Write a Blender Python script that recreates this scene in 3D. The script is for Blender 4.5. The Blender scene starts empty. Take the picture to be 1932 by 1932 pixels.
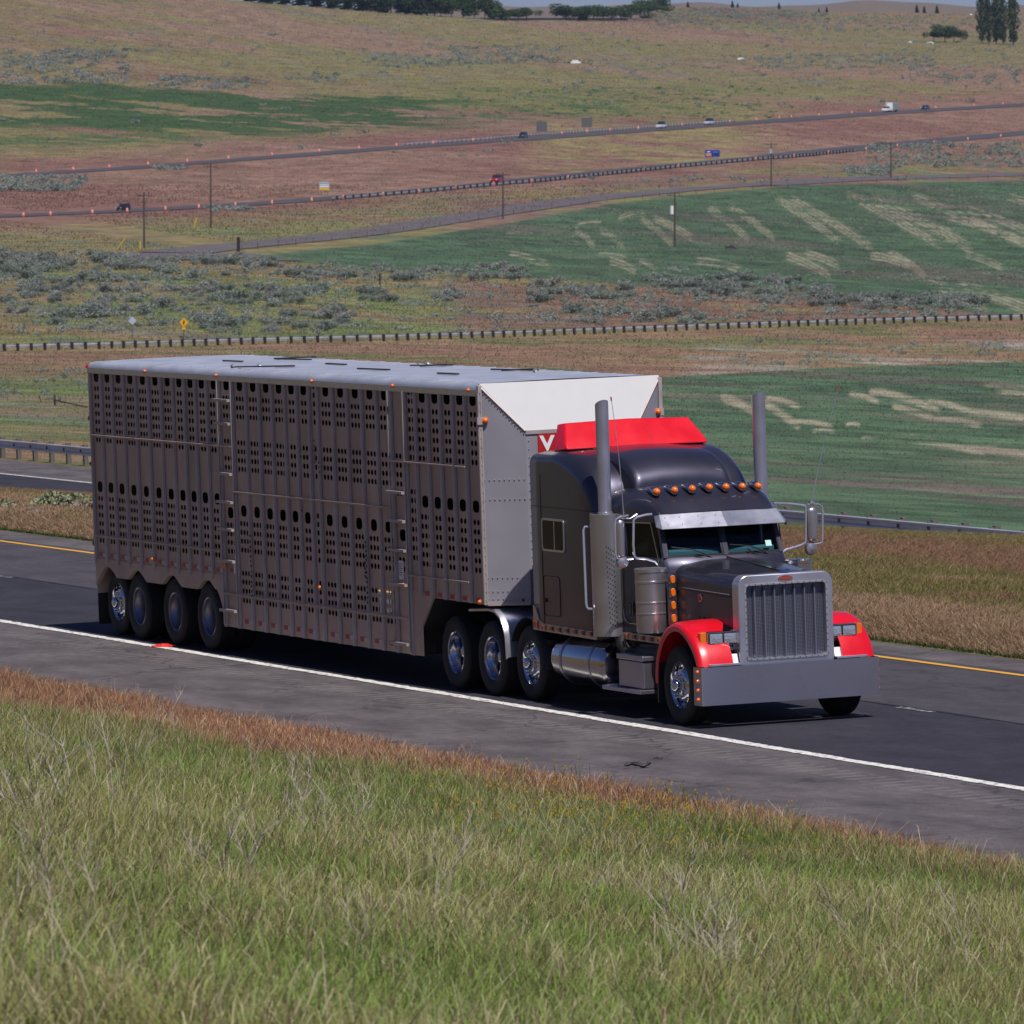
import bpy, bmesh, math, random
import numpy as np
from mathutils import Vector, Matrix
random.seed(7); rng = np.random.default_rng(11)
SC = bpy.context.scene
COL = SC.collection
R_ = math.radians

# ------------------------------------------------------------------ camera
# world frame = the road under the truck: x along the road (truck drives to +x), y across, z up from the asphalt
CP = np.array([81.60116, -36.89512, 7.63651])
CR = np.array([0.38180721, 0.92361826, -0.03394933])
CU = np.array([-0.03775723, 0.05228852, 0.99791798])
CD = np.array([-0.92347044, 0.37973045, -0.0548374])
CF = 13472.95
cam_d = bpy.data.cameras.new("camera"); cam = bpy.data.objects.new("camera", cam_d); COL.objects.link(cam)
m = Matrix.Identity(4)
for i in range(3):
    m[i][0] = CR[i]; m[i][1] = CU[i]; m[i][2] = -CD[i]; m[i][3] = CP[i]
cam.matrix_world = m
cam_d.sensor_width = 36; cam_d.lens = CF / 1932 * 36
cam_d.clip_start = 1; cam_d.clip_end = 60000
cam_d.dof.use_dof = True; cam_d.dof.focus_distance = 93; cam_d.dof.aperture_fstop = 13
SC.camera = cam
GUP = Vector((0.0279, 0.0252, 0.9993)).normalized()      # true vertical, the road is banked a little

# ------------------------------------------------------------------ light
sund = Vector((2.45, 0.03, 4.2)).normalized()
w = bpy.data.worlds.new("World"); SC.world = w; w.use_nodes = True
nt = w.node_tree; bg = nt.nodes['Background']
sky = nt.nodes.new('ShaderNodeTexSky'); sky.sky_type = 'NISHITA'; sky.sun_disc = False
sky.sun_elevation = math.asin(sund.z); sky.sun_rotation = math.atan2(sund.x, sund.y)
sky.air_density = 1.0; sky.dust_density = 0.0; sky.ozone_density = 3.0; sky.altitude = 1500
tint = nt.nodes.new('ShaderNodeMix'); tint.data_type = 'RGBA'; tint.blend_type = 'MULTIPLY'; tint.inputs[0].default_value = 1; tint.inputs[7].default_value = (.70, .76, 1.18, 1)
nt.links.new(sky.outputs[0], tint.inputs[6]); nt.links.new(tint.outputs[2], bg.inputs[0]); bg.inputs[1].default_value = 0.05
sl = bpy.data.lights.new("sun", 'SUN'); sl.energy = 5.0; sl.angle = R_(0.5); sl.color = (1, .955, .945)
so = bpy.data.objects.new("sun", sl); COL.objects.link(so)
so.rotation_euler = (-sund).to_track_quat('-Z', 'Y').to_euler()
SC.view_settings.view_transform = 'Standard'; SC.view_settings.look = 'None'
SC.view_settings.exposure = -0.05; SC.view_settings.gamma = 1

# ------------------------------------------------------------------ helpers
def ray(u, v):
    w_ = CD * CF + CR * (u - 966) - CU * (v - 966)
    return w_ / np.linalg.norm(w_)
def proj(p):
    q = np.array(p) - CP
    return 966 + CF * (q @ CR) / (q @ CD), 966 - CF * (q @ CU) / (q @ CD)
def onax(i, val, u, v):
    w_ = ray(u, v); t = (val - CP[i]) / w_[i]; return CP + w_ * t
def Z3(a, b): return (2000 + .7764 * a) / 2.08075, (1440 + .7764 * b) / 2.08075
def PX(x, a, b): return onax(0, x, *Z3(a, b))
def PY(y, a, b): return onax(1, y, *Z3(a, b))

def mat(name, col=(.5, .5, .5), rough=.6, metal=0., spec=.5, var=0., vscale=8., bump=0., bscale=60., coat=0., emis=0., var2=None, stretch=None):
    M = bpy.data.materials.new(name); M.use_nodes = True
    n = M.node_tree.nodes; l = M.node_tree.links; b = n['Principled BSDF']
    b.inputs['Base Color'].default_value = (*col, 1); b.inputs['Roughness'].default_value = rough
    b.inputs['Metallic'].default_value = metal; b.inputs['Specular IOR Level'].default_value = spec
    b.inputs['Coat Weight'].default_value = coat; b.inputs['Coat Roughness'].default_value = .06
    if emis: b.inputs['Emission Color'].default_value = (*col, 1); b.inputs['Emission Strength'].default_value = emis
    tc = n.new('ShaderNodeTexCoord'); mp = n.new('ShaderNodeMapping'); l.new(tc.outputs['Object'], mp.inputs[0])
    if stretch: mp.inputs['Scale'].default_value = stretch
    if var:
        t = n.new('ShaderNodeTexNoise'); t.inputs['Scale'].default_value = vscale; t.inputs['Detail'].default_value = 6
        l.new(mp.outputs[0], t.inputs['Vector'])
        r = n.new('ShaderNodeValToRGB'); r.color_ramp.elements[0].position = .3; r.color_ramp.elements[1].position = .7
        c2 = var2 or tuple(c * (1 - var) for c in col)
        c1 = tuple(min(1, c * (1 + var * .5)) for c in col)
        r.color_ramp.elements[0].color = (*c2, 1); r.color_ramp.elements[1].color = (*c1, 1)
        l.new(t.outputs['Fac'], r.inputs[0]); l.new(r.outputs[0], b.inputs['Base Color'])
        ma = n.new('ShaderNodeMath'); ma.operation = 'MULTIPLY_ADD'; ma.inputs[1].default_value = .25; ma.inputs[2].default_value = max(0, rough - .12)
        l.new(t.outputs['Fac'], ma.inputs[0]); l.new(ma.outputs[0], b.inputs['Roughness'])
    if bump:
        t = n.new('ShaderNodeTexNoise'); t.inputs['Scale'].default_value = bscale; t.inputs['Detail'].default_value = 4
        l.new(mp.outputs[0], t.inputs['Vector'])
        bp = n.new('ShaderNodeBump'); bp.inputs['Strength'].default_value = bump; bp.inputs['Distance'].default_value = .01
        l.new(t.outputs['Fac'], bp.inputs['Height']); l.new(bp.outputs[0], b.inputs['Normal'])
    return M

def vcmat(name, rough=.9, nscale=3., namp=.35, bump=0., trans=0., nscale2=None):
    M = bpy.data.materials.new(name); M.use_nodes = True
    n = M.node_tree.nodes; l = M.node_tree.links; b = n['Principled BSDF']
    b.inputs['Roughness'].default_value = rough; b.inputs['Specular IOR Level'].default_value = .15
    a = n.new('ShaderNodeVertexColor'); a.layer_name = 'Col'
    out = a.outputs['Color']
    for sc_ in ([nscale] if not nscale2 else [nscale, nscale2]):
        if namp <= 0: break
        g = n.new('ShaderNodeNewGeometry'); t = n.new('ShaderNodeTexNoise'); t.inputs['Scale'].default_value = sc_; t.inputs['Detail'].default_value = 3
        l.new(g.outputs['Position'], t.inputs['Vector'])
        mr = n.new('ShaderNodeMapRange'); mr.inputs['From Min'].default_value = .3; mr.inputs['From Max'].default_value = .7
        mr.inputs['To Min'].default_value = 1 - namp; mr.inputs['To Max'].default_value = 1 + namp
        l.new(t.outputs['Fac'], mr.inputs['Value'])
        vm = n.new('ShaderNodeVectorMath'); vm.operation = 'SCALE'
        l.new(out, vm.inputs[0]); l.new(mr.outputs[0], vm.inputs['Scale']); out = vm.outputs[0]
    l.new(out, b.inputs['Base Color'])
    if trans:
        tr = n.new('ShaderNodeBsdfTranslucent'); mx = n.new('ShaderNodeMixShader'); mx.inputs[0].default_value = trans
        l.new(out, tr.inputs[0]); l.new(b.outputs[0], mx.inputs[1]); l.new(tr.outputs[0], mx.inputs[2])
        l.new(mx.outputs[0], n['Material Output'].inputs[0])
    return M

def tag(o, label=None, cat=None, group=None, kind=None):
    if label: o['label'] = label
    if cat: o['category'] = cat
    if group: o['group'] = group
    if kind: o['kind'] = kind
    return o
def empty(name, loc, rz=0, label=None, cat=None, group=None):
    o = bpy.data.objects.new(name, None); COL.objects.link(o); o.location = loc; o.rotation_euler = (0, 0, rz)
    o.empty_display_size = .2
    return tag(o, label, cat, group)
def np_mesh(name, V, F, M, cols=None, smooth=False, parent=None):
    V = np.asarray(V, dtype=np.float32); F = np.asarray(F, dtype=np.int32)
    me = bpy.data.meshes.new(name); k = F.shape[1]
    me.vertices.add(len(V)); me.vertices.foreach_set('co', V.ravel())
    me.loops.add(F.size); me.loops.foreach_set('vertex_index', F.ravel())
    me.polygons.add(len(F)); me.polygons.foreach_set('loop_start', np.arange(0, F.size, k, dtype=np.int32))
    me.update(calc_edges=True)
    if smooth: me.polygons.foreach_set('use_smooth', np.ones(len(F), dtype=bool))
    if cols is not None:
        ca = me.color_attributes.new('Col', 'FLOAT_COLOR', 'POINT')
        c4 = np.ones((len(V), 4), dtype=np.float32); c4[:, :3] = cols; ca.data.foreach_set('color', c4.ravel())
    me.materials.append(M); me.validate(clean_customdata=False)
    o = bpy.data.objects.new(name, me); COL.objects.link(o)
    if parent: o.parent = parent
    return o
def copy_tree(o, parent=None):
    c = o.copy(); COL.objects.link(c); c.parent = parent
    for ch in list(o.children): copy_tree(ch, c)
    return c

def V3(*a): return np.array(a, float)
def unit(v): v = np.array(v, float); return v / (np.linalg.norm(v) + 1e-12)
class MB:
    def __init__(s): s.v = []; s.f = []
    def add(s, vs, fs):
        b = len(s.v); s.v += [tuple(map(float, q)) for q in vs]; s.f += [tuple(b + i for i in f) for f in fs]; return s
    def box(s, x0, x1, y0, y1, z0, z1):
        vs = [(x, y, z) for x in (x0, x1) for y in (y0, y1) for z in (z0, z1)]
        return s.add(vs, [(0, 1, 3, 2), (4, 6, 7, 5), (0, 4, 5, 1), (2, 3, 7, 6), (0, 2, 6, 4), (1, 5, 7, 3)])
    def bar(s, a, b, w, h, up=(0, 0, 1)):
        a = np.array(a, float); b = np.array(b, float); d = unit(b - a); sd = np.cross(d, up)
        if np.linalg.norm(sd) < 1e-4: sd = np.cross(d, (1, 0, 0))
        sd = unit(sd); u2 = np.cross(sd, d)
        vs = [p + sd * i * w / 2 + u2 * j * h / 2 for p in (a, b) for i, j in ((-1, -1), (1, -1), (1, 1), (-1, 1))]
        return s.add(vs, [(3, 2, 1, 0), (4, 5, 6, 7), (0, 1, 5, 4), (1, 2, 6, 5), (2, 3, 7, 6), (3, 0, 4, 7)])
    def tube(s, pts, r, n=8, caps=True):
        pts = [np.array(p, float) for p in pts]; rs = r if hasattr(r, '__len__') else [r] * len(pts)
        vs = []; prev = None
        for i, p in enumerate(pts):
            d = unit(pts[min(i + 1, len(pts) - 1)] - pts[max(i - 1, 0)])
            if prev is None:
                a = np.cross(d, (0, 0, 1)) if abs(d[2]) < .9 else np.cross(d, (1, 0, 0))
            else: a = prev - d * (prev @ d)
            a = unit(a); prev = a; b = np.cross(d, a)
            for k in range(n):
                t = 2 * math.pi * k / n; vs.append(p + (a * math.cos(t) + b * math.sin(t)) * rs[i])
        fs = [(i * n + k, i * n + (k + 1) % n, (i + 1) * n + (k + 1) % n, (i + 1) * n + k) for i in range(len(pts) - 1) for k in range(n)]
        if caps: fs += [tuple(range(n))[::-1], tuple((len(pts) - 1) * n + k for k in range(n))]
        return s.add(vs, fs)
    def lathe(s, c, axis, prof, n=32, a0=0., a1=2 * math.pi):
        """prof: list of (r, t) radius and distance along axis"""
        c = np.array(c, float); ax = unit(axis); a = np.cross(ax, (0, 0, 1)) if abs(ax[2]) < .9 else V3(1, 0, 0)
        a = unit(a); b = np.cross(ax, a); full = abs(a1 - a0 - 2 * math.pi) < 1e-6; k = n if full else n + 1
        vs = [c + ax * t + (a * math.cos(a0 + (a1 - a0) * j / n) + b * math.sin(a0 + (a1 - a0) * j / n)) * r for r, t in prof for j in range(k)]
        fs = [(i * k + j, i * k + (j + 1) % k, (i + 1) * k + (j + 1) % k, (i + 1) * k + j) for i in range(len(prof) - 1) for j in range(n)]
        return s.add(vs, fs)
    def cyl(s, a, b, r, n=24):
        a = np.array(a, float); b = np.array(b, float); L = np.linalg.norm(b - a)
        return s.lathe(a, b - a, [(1e-4, 0), (r, 0), (r, L), (1e-4, L)], n)
    def ball(s, c, r, n=10, sc=(1, 1, 1)):
        vs = []; m_ = n // 2
        for i in range(m_ + 1):
            t = math.pi * i / m_
            for j in range(n):
                p = 2 * math.pi * j / n
                vs.append((c[0] + r * sc[0] * math.sin(t) * math.cos(p), c[1] + r * sc[1] * math.sin(t) * math.sin(p), c[2] + r * sc[2] * math.cos(t)))
        return s.add(vs, [(i * n + j, i * n + (j + 1) % n, (i + 1) * n + (j + 1) % n, (i + 1) * n + j) for i in range(m_) for j in range(n)])
    def loft(s, secs, closed=True, caps=True):
        n = len(secs[0]); vs = [p for q in secs for p in q]; k = n if closed else n - 1
        fs = [(i * n + j, i * n + (j + 1) % n, (i + 1) * n + (j + 1) % n, (i + 1) * n + j) for i in range(len(secs) - 1) for j in range(k)]
        if caps and closed: fs += [tuple(range(n))[::-1], tuple((len(secs) - 1) * n + j for j in range(n))]
        return s.add(vs, fs)
    def prism(s, poly, d):
        """poly: 3D points, extruded by vector d"""
        return s.loft([poly, [tuple(np.array(p) + np.array(d)) for p in poly]])
    def ring(s, outer, inner, d=None):
        n = len(outer); b = list(outer) + list(inner)
        fs = [(j, (j + 1) % n, n + (j + 1) % n, n + j) for j in range(n)]
        s.add(b, fs)
        if d is not None:
            d = np.array(d); b2 = [tuple(np.array(p) + d) for p in b]; s.add(b2, fs)
            s.add(list(outer) + b2[:n], fs); s.add(list(inner) + b2[n:], fs)
        return s
    def build(s, name, M, parent=None, org=(0, 0, 0), smooth=35, bevel=0, recalc=True, mats=None):
        me = bpy.data.meshes.new(name)
        me.from_pydata([(x - org[0], y - org[1], z - org[2]) for x, y, z in s.v], [], s.f); me.materials.append(M)
        if recalc:
            bm = bmesh.new(); bm.from_mesh(me); bmesh.ops.remove_doubles(bm, verts=bm.verts, dist=1e-5)
            bmesh.ops.recalc_face_normals(bm, faces=bm.faces); bm.to_mesh(me); bm.free()
        if smooth:
            me.polygons.foreach_set('use_smooth', [True] * len(me.polygons)); me.set_sharp_from_angle(angle=R_(smooth))
        o = bpy.data.objects.new(name, me); COL.objects.link(o)
        if parent: o.parent = parent
        if bevel:
            b = o.modifiers.new('bevel', 'BEVEL'); b.width = bevel; b.segments = 2; b.limit_method = 'ANGLE'; b.angle_limit = R_(40)
        return o
def rrect(cx, cz, hx, hz, r, n=4, rt=None):
    """rounded rectangle points (2D) starting at bottom right, ccw; rt radius of the top corners"""
    rt = r if rt is None else rt; out = []
    for qx, qz, a0, rr in ((1, -1, -90, r), (1, 1, 0, rt), (-1, 1, 90, rt), (-1, -1, 180, r)):
        for k in range(n + 1):
            a = R_(a0 + 90 * k / n); out.append((cx + qx * (hx - rr) + rr * math.cos(a), cz + qz * (hz - rr) + rr * math.sin(a)))
    return out
def text_mesh(name, txt, size, M, parent, loc, rot, extrude=.002, shear=0., org=(0, 0, 0)):
    c = bpy.data.curves.new(name, 'FONT'); c.body = txt; c.size = size; c.extrude = extrude; c.align_x = 'CENTER'; c.align_y = 'CENTER'; c.shear = shear; c.offset = size * .035
    t = bpy.data.objects.new(name + '_tmp', c); COL.objects.link(t); bpy.context.view_layer.update()
    me = bpy.data.meshes.new_from_object(t.evaluated_get(bpy.context.evaluated_depsgraph_get()))
    bpy.data.objects.remove(t); me.materials.clear(); me.materials.append(M); me.name = name
    o = bpy.data.objects.new(name, me); COL.objects.link(o); o.parent = parent
    o.location = [loc[i] - org[i] for i in range(3)]; o.rotation_euler = rot
    return o

# numpy value noise
_P = rng.random((256, 256))
def vnoise(x, y):
    xi = np.floor(x).astype(int); yi = np.floor(y).astype(int); fx = x - xi; fy = y - yi
    fx = fx * fx * (3 - 2 * fx); fy = fy * fy * (3 - 2 * fy)
    a = _P[xi & 255, yi & 255]; b = _P[(xi + 1) & 255, yi & 255]; c = _P[xi & 255, (yi + 1) & 255]; d = _P[(xi + 1) & 255, (yi + 1) & 255]
    return (a * (1 - fx) + b * fx) * (1 - fy) + (c * (1 - fx) + d * fx) * fy
def fbm(x, y, o=4):
    s = 0; a = .5; t = 0
    for k in range(o):
        s = s + a * vnoise(x * 2 ** k + 17.3 * k, y * 2 ** k + 9.1 * k); t += a; a *= .55
    return s / t
def sstep(a, b, x): t = np.clip((x - a) / (b - a), 0, 1); return t * t * (3 - 2 * t)
# ------------------------------------------------------------------ terrain
UC = np.array([-700, 0, 500, 966, 1450, 1932, 2632.])
LINES = [  # image row of a feature line on the slope, its distance
 ([680, 657, 643, 630, 612, 598, 575], [740, 780, 810, 840, 880, 920, 980]),
 ([480, 485, 500, 522, 545, 580, 555], [1080, 1080, 1060, 1040, 1020, 960, 1040]),
 ([455, 445, 438, 395, 347, 330, 300], [1270, 1280, 1290, 1420, 1600, 1760, 1950]),
 ([430, 408, 383, 342, 296, 252, 190], [1380, 1420, 1500, 1640, 1850, 2150, 2600]),
 ([360, 333, 297, 262, 228, 198, 150], [1620, 1680, 1790, 1930, 2150, 2450, 2950]),
 ([200, 190, 185, 175, 160, 130, 110], [2250, 2250, 2350, 2450, 2700, 3000, 3400]),
]
TOPU = np.array([-700, 0, 460, 700, 950, 1180, 1240, 1300, 1450, 1550, 1700, 1800, 1932, 2632.])
TOPV = np.array([-60, -30, 2, 22, 38, 38, 22, 13, 15, 23, 23, 26, 22, 10.])
TOPD = np.array([3200, 3200, 3300, 3400, 3500, 3700, 4000, 4200, 4300, 4500, 4500, 4500, 4500, 4800.])
ZR = -4.35      # level of the opposite carriageway
def vstart(u):
    # image row where the plane z=ZR-0.3 meets y=50
    a = CD[1] * CF + CR[1] * (u - 966); b = CU[1]
    az = CD[2] * CF + CR[2] * (u - 966); bz = CU[2]
    # (zr-cz)/(wz) = (50-cy)/(wy)
    kz = ZR - .35 - CP[2]; ky = 50 - CP[1]
    # ky*(az-bz*s) = kz*(a-b*s)
    s = (ky * az - kz * a) / (ky * bz - kz * b)
    return 966 + s, ky / (a - b * s) * np.sqrt(CF ** 2 + (u - 966) ** 2 + s ** 2)
NU, NT = 1000, 640
US = np.linspace(-650, 2600, NU); TS = np.linspace(0, 1, NT)
v0, d0 = vstart(US); vt = np.interp(US, TOPU, TOPV)
VV = v0[:, None] * (1 - TS) + vt[:, None] * TS
lv = [v0] + [np.interp(US, UC, l[0]) for l in LINES] + [vt]
ld = [d0] + [np.interp(US, UC, l[1]) for l in LINES] + [np.interp(US, TOPU, TOPD)]
LV = np.array(lv); LD = np.log(np.array(ld)); LG = np.empty((NU, NT))
for i in range(NU): LG[i] = np.interp(-VV[i], -LV[:, i], LD[:, i])
k = np.exp(-np.linspace(-2, 2, 31) ** 2); k /= k.sum()
pad = np.concatenate([np.repeat(LG[:, :1], 15, 1) * 2 - LG[:, 15:0:-1], LG, np.repeat(LG[:, -1:], 15, 1) * 2 - LG[:, -2:-17:-1]], 1)
LG = np.apply_along_axis(lambda r: np.convolve(r, k, 'valid'), 1, pad)
def rays(U, V):
    w_ = CD * CF + (U[..., None] - 966) * CR - (V[..., None] - 966) * CU
    return w_ / np.linalg.norm(w_, axis=-1, keepdims=True)
UU = np.repeat(US[:, None], NT, 1)
TP = CP + rays(UU, VV) * np.exp(LG)[..., None]          # (NU,NT,3) far terrain points
def far_pt(u, v):
    """point of the far terrain seen in column u, row v"""
    i = np.clip(np.interp(u, US, np.arange(NU)), 0, NU - 1.001); i0 = int(i); f = i - i0
    va = v0[i0] * (1 - f) + v0[i0 + 1] * f; vb = vt[i0] * (1 - f) + vt[i0 + 1] * f
    t = np.clip((v - va) / (vb - va), 0, .9999) * (NT - 1); j0 = int(t); g = t - j0
    l = (LG[i0, j0] * (1 - f) + LG[i0 + 1, j0] * f) * (1 - g) + (LG[i0, j0 + 1] * (1 - f) + LG[i0 + 1, j0 + 1] * f) * g
    return CP + ray(u, v) * math.exp(l)
def far_h(x, y):
    """height of the far terrain at x, y"""
    z = -10.
    for _ in range(6):
        u, v = proj((x, y, z)); dh = math.hypot(x - CP[0], y - CP[1])
        i = int(round(float(np.clip(np.interp(u, US, np.arange(NU)), 0, NU - 1))))
        hd = np.hypot(TP[i, :, 0] - CP[0], TP[i, :, 1] - CP[1]); z = float(np.interp(dh, hd, TP[i, :, 2]))
    return z
def near_h(x, y):
    x = np.asarray(x, float); y = np.asarray(y, float)
    b = 6.0 * np.clip((-5.3 - y) / 31.6, 0, 2.2) ** 1.3 + .05 * (fbm(x * .35, y * .35, 3) - .5) * sstep(-5.2, -7, y)
    # median: slopes down, then dips to the other carriageway
    mz = np.interp(x, [-400, -99, -53, 0, 100], [-3.4, -2.55, -1.75, -1.1, -.5])        # brow of the median
    my = np.interp(x, [-400, -99, -53, 0, 100], [22, 23, 30, 31, 31])
    t = np.clip((y - 6.7) / (my - 6.7), 0, 1); t2 = np.clip((y - my) / (34.5 - my), 0, 1)
    med = mz * t ** 1.15 + (ZR - mz) * sstep(0, 1, t2)
    z = np.where(y > 6.7, med, np.where(y < -5.3, b, 0.))
    z = np.where(y > 47.3, ZR - .35 * np.clip((y - 47.3) / 2.7, 0, 1), z)
    return z
def near_hit(u, v):
    w_ = ray(u, v); t = 20.
    for _ in range(4000):
        p = CP + w_ * t
        if p[2] < float(near_h(p[0], p[1])): break
        t += .1
    return p

# colours of the far terrain (linear base colours)
X, Y = TP[..., 0], TP[..., 1]
def band(pts, side=None):  # row of a polyline at every column
    a = np.array(pts, float); return np.interp(UU, a[:, 0], a[:, 1])
C_ = dict(tan=(.200, .134, .088), red=(.168, .088, .070), olive=(.168, .140, .062), green=(.090, .112, .042), sage=(.13, .135, .115),
          crop=(.053, .088, .047), cropd=(.046, .072, .041), pale=(.33, .29, .20), dgreen=(.036, .072, .025), mauve=(.13, .092, .082), white=(.33, .29, .26))
C_ = {k_: np.array(v_) for k_, v_ in C_.items()}
n1 = fbm(X / 230, Y / 70, 5); n2 = fbm(X / 75 + 40, Y / 24, 4); n3 = fbm(X / 22 + 7, Y / 7 + 3, 4); n4 = fbm(X / 520 + 5, Y / 170, 4); n5 = fbm(X / 9. + 1, Y / 3. + 8, 3)
def mixc(a, b, f): f = np.asarray(f)[..., None]; return a * (1 - f) + b * f
base = mixc(C_['tan'], C_['olive'], sstep(.44, .54, n1 * .55 + n4 * .25 + n2 * .2))
base = mixc(base, C_['red'], sstep(.55, .72, n4 * .5 + n2 * .5) * .7)
base = mixc(base, C_['mauve'], sstep(.58, .70, n3) * .5)
low = band([(-700, 425), (0, 408), (500, 383), (966, 342), (1450, 296), (1932, 252), (2632, 190)])
upp = band([(-700, 360), (0, 333), (500, 297), (966, 262), (1450, 228), (1932, 198), (2632, 150)])
rail = band([(-700, 680), (0, 657), (500, 643), (966, 630), (1450, 612), (1932, 598), (2632, 575)])
# cuttings beside the two far roads: bare reddish soil
cut = ((VV < low + 45) & (VV > upp - 45)); wgt = sstep(0, 12, low + 45 + (n2 - .5) * 50 - VV) * sstep(0, 12, VV - upp + 35 + (n3 - .5) * 60)
soil = mixc(np.array((.200, .120, .088)), C_['red'], sstep(.45, .62, n2 * .5 + n4 * .5))
soil = mixc(soil, C_['olive'] * 1.15, sstep(950, 1080, UU) * sstep(1560, 1350, UU) * (VV < low) * sstep(.38, .5, n1 * .3 + n3 * .7))
base = mixc(base, soil, wgt * .9)
base = mixc(base, C_['olive'] * np.array((.9, 1.05, .9)), sstep(.50, .60, fbm(X / 400 + 50, Y / 110 + 3, 4)) * .55 * (1 - wgt))
base = mixc(base, np.array((.17, .075, .06)), (sstep(12, 26, VV - low) * sstep(80, 55, VV - low) * sstep(.42, .55, n2)) * .7)
# dark green wet strips upper left
gs = sstep(150, 172, VV + (n2 - .5) * 60 + (n3 - .5) * 20) * sstep(268, 240, VV + (n2 - .5) * 60) * sstep(920, 800, UU + (n2 - .5) * 300) * sstep(.485, .515, fbm(X / 170 + 3, Y / 50 + 1, 5) * .45 + n3 * .3 + n2 * .25)
base = mixc(base, C_['dgreen'], gs * .95)
gs2 = sstep(248, 256, VV) * sstep(285, 272, VV + UU * .03) * sstep(560, 300, UU); base = mixc(base, C_['dgreen'] * 1.3, gs2 * .7 * sstep(.4, .5, n3))
gs3 = sstep(155, 170, VV) * sstep(245, 215, VV) * sstep(800, 900, UU) * sstep(1500, 1200, UU) * sstep(.5, .58, n3 * .6 + n5 * .4); base = mixc(base, C_['dgreen'] * 1.2, gs3 * .8)
# grassy strip low left and around the sagebrush
gl = sstep(415, 440, VV - (low - 408)) * (VV < rail)
sg = mixc(C_['olive'] * 1.1, C_['green'] * 1.35, sstep(.40, .58, n1 * .4 + n3 * .6)); sg = mixc(sg, C_['tan'], sstep(.5, .66, n2) * .6)
sg = mixc(sg, np.array((.172, .105, .074)), sstep(820, 900, UU) * sstep(.42, .52, n2 * .6 + n3 * .4))
base = mixc(base, sg, gl * .9)
base = mixc(base, C_['sage'] * .8, gl * sstep(.58, .68, n3) * .6)
# crop field (upper)
ftop = band([(-700, 300), (480, 483), (600, 470), (700, 462), (966, 420), (1150, 385), (1300, 368), (1500, 350), (1932, 340), (2632, 325)])
fbot = band([(-700, 300), (480, 483), (520, 492), (700, 508), (966, 524), (1300, 545), (1700, 575), (1860, 590), (1932, 590), (2632, 560)])
ff = sstep(-1.5, 1.5, VV - ftop) * sstep(1.5, -1.5, VV - fbot - (n3 - .5) * 14) * (UU > 480)
crop = mixc(C_['crop'], C_['cropd'], sstep(.4, .6, n2)); crop = mixc(crop, crop * 1.25, sstep(.4, .6, n5))
# seed-drill strips: pale bare streaks following the curved rows
ua = UU; va = VV
wob = fbm(X / 26 + 20, Y / 6, 4); bro = fbm(X / 60 + 9, Y / 14, 3)
def streaks(lst, pitch, fine_on=True):
    out = np.zeros_like(ua)
    for (a0, b0, a1, b1, hw) in lst:
        s = (ua - a0) / (a1 - a0); vc = b0 + (b1 - b0) * np.clip(s, 0, 1) - 2.5 * np.sin(np.clip(s, 0, 1) * math.pi); t = va - vc + (n3 - .5) * 3.5
        hw = hw if fine_on else hw * .62; m_ = sstep(-.08, .06, s + (wob - .5) * .18) * sstep(1.08, .90, s + (bro - .5) * .25) * sstep(hw * (1.7 if fine_on else 2.2), hw * (.8 if fine_on else .3), np.abs(t + (wob - .5) * hw * .8))
        if fine_on: m_ = m_ * (.12 + .88 * sstep(.18, .38, np.abs((t / pitch) % 1 - .5)))
        out = np.maximum(out, m_ * sstep(.36, .54, wob * .30 + fbm(X / 10 + 3, Y / 2.2, 3) * .40 + bro * .30))
    return out
Z2 = lambda l: [(966 + a * .5, b * .5, 966 + c * .5, d * .5, w_) for a, b, c, d, w_ in l]
stp = streaks(Z2([(240, 870, 310, 930, 5), (330, 865, 420, 930, 5), (490, 828, 610, 925, 6), (540, 825, 690, 905, 6), (745, 785, 895, 905, 7), (825, 780, 990, 900, 6), (1000, 750, 1225, 905, 7), (1060, 755, 1350, 930, 8), (1270, 735, 1610, 925, 8), (1375, 760, 1720, 925, 9), (1530, 750, 1932, 920, 8), (1650, 815, 1960, 925, 7), (1720, 790, 1990, 890, 6), (1880, 745, 2100, 820, 6),
  (405, 825, 495, 805, 4), (245, 847, 340, 840, 3.5), (-20, 880, 75, 880, 3), (150, 862, 220, 860, 2.5), (-10, 960, 140, 1000, 6), (330, 955, 430, 972, 4), (370, 985, 465, 1022, 7), (700, 985, 860, 1012, 6), (1040, 965, 1200, 1040, 8), (1110, 958, 1235, 1002, 6), (1360, 965, 1505, 1003, 6), (1430, 955, 1565, 1045, 6), (1710, 958, 1855, 1012, 6), (1580, 1070, 1790, 1168, 8), (1695, 1085, 1950, 1165, 9), (480, 985, 540, 1020, 4)]), 6.0)
rowl = np.abs((((va - 440) * 1.0 - (ua - 966) * .55 + (n2 - .5) * 26) / 5.5) % 1 - .5)
crop = crop * (1 + .22 * sstep(.30, .48, rowl) * sstep(.35, .6, n3))[..., None]
crop2 = mixc(crop, C_['pale'] * .9, np.clip(stp * 1.0, 0, .78))
crop2 = mixc(crop2, C_['pale'] * .8, sstep(.36, .48, rowl) * sstep(.50, .62, wob * .5 + n2 * .5) * .35)
crop2 = mixc(crop2, C_['mauve'], sstep(.6, .7, n2) * .35)
crop2 = mixc(crop2, C_['cropd'] * .6, sstep(2.2, 0, np.abs(VV - 475 - (UU - 1270) * -.006)) * (UU > 960) * .5)
base = mixc(base, crop2, ff)
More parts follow.
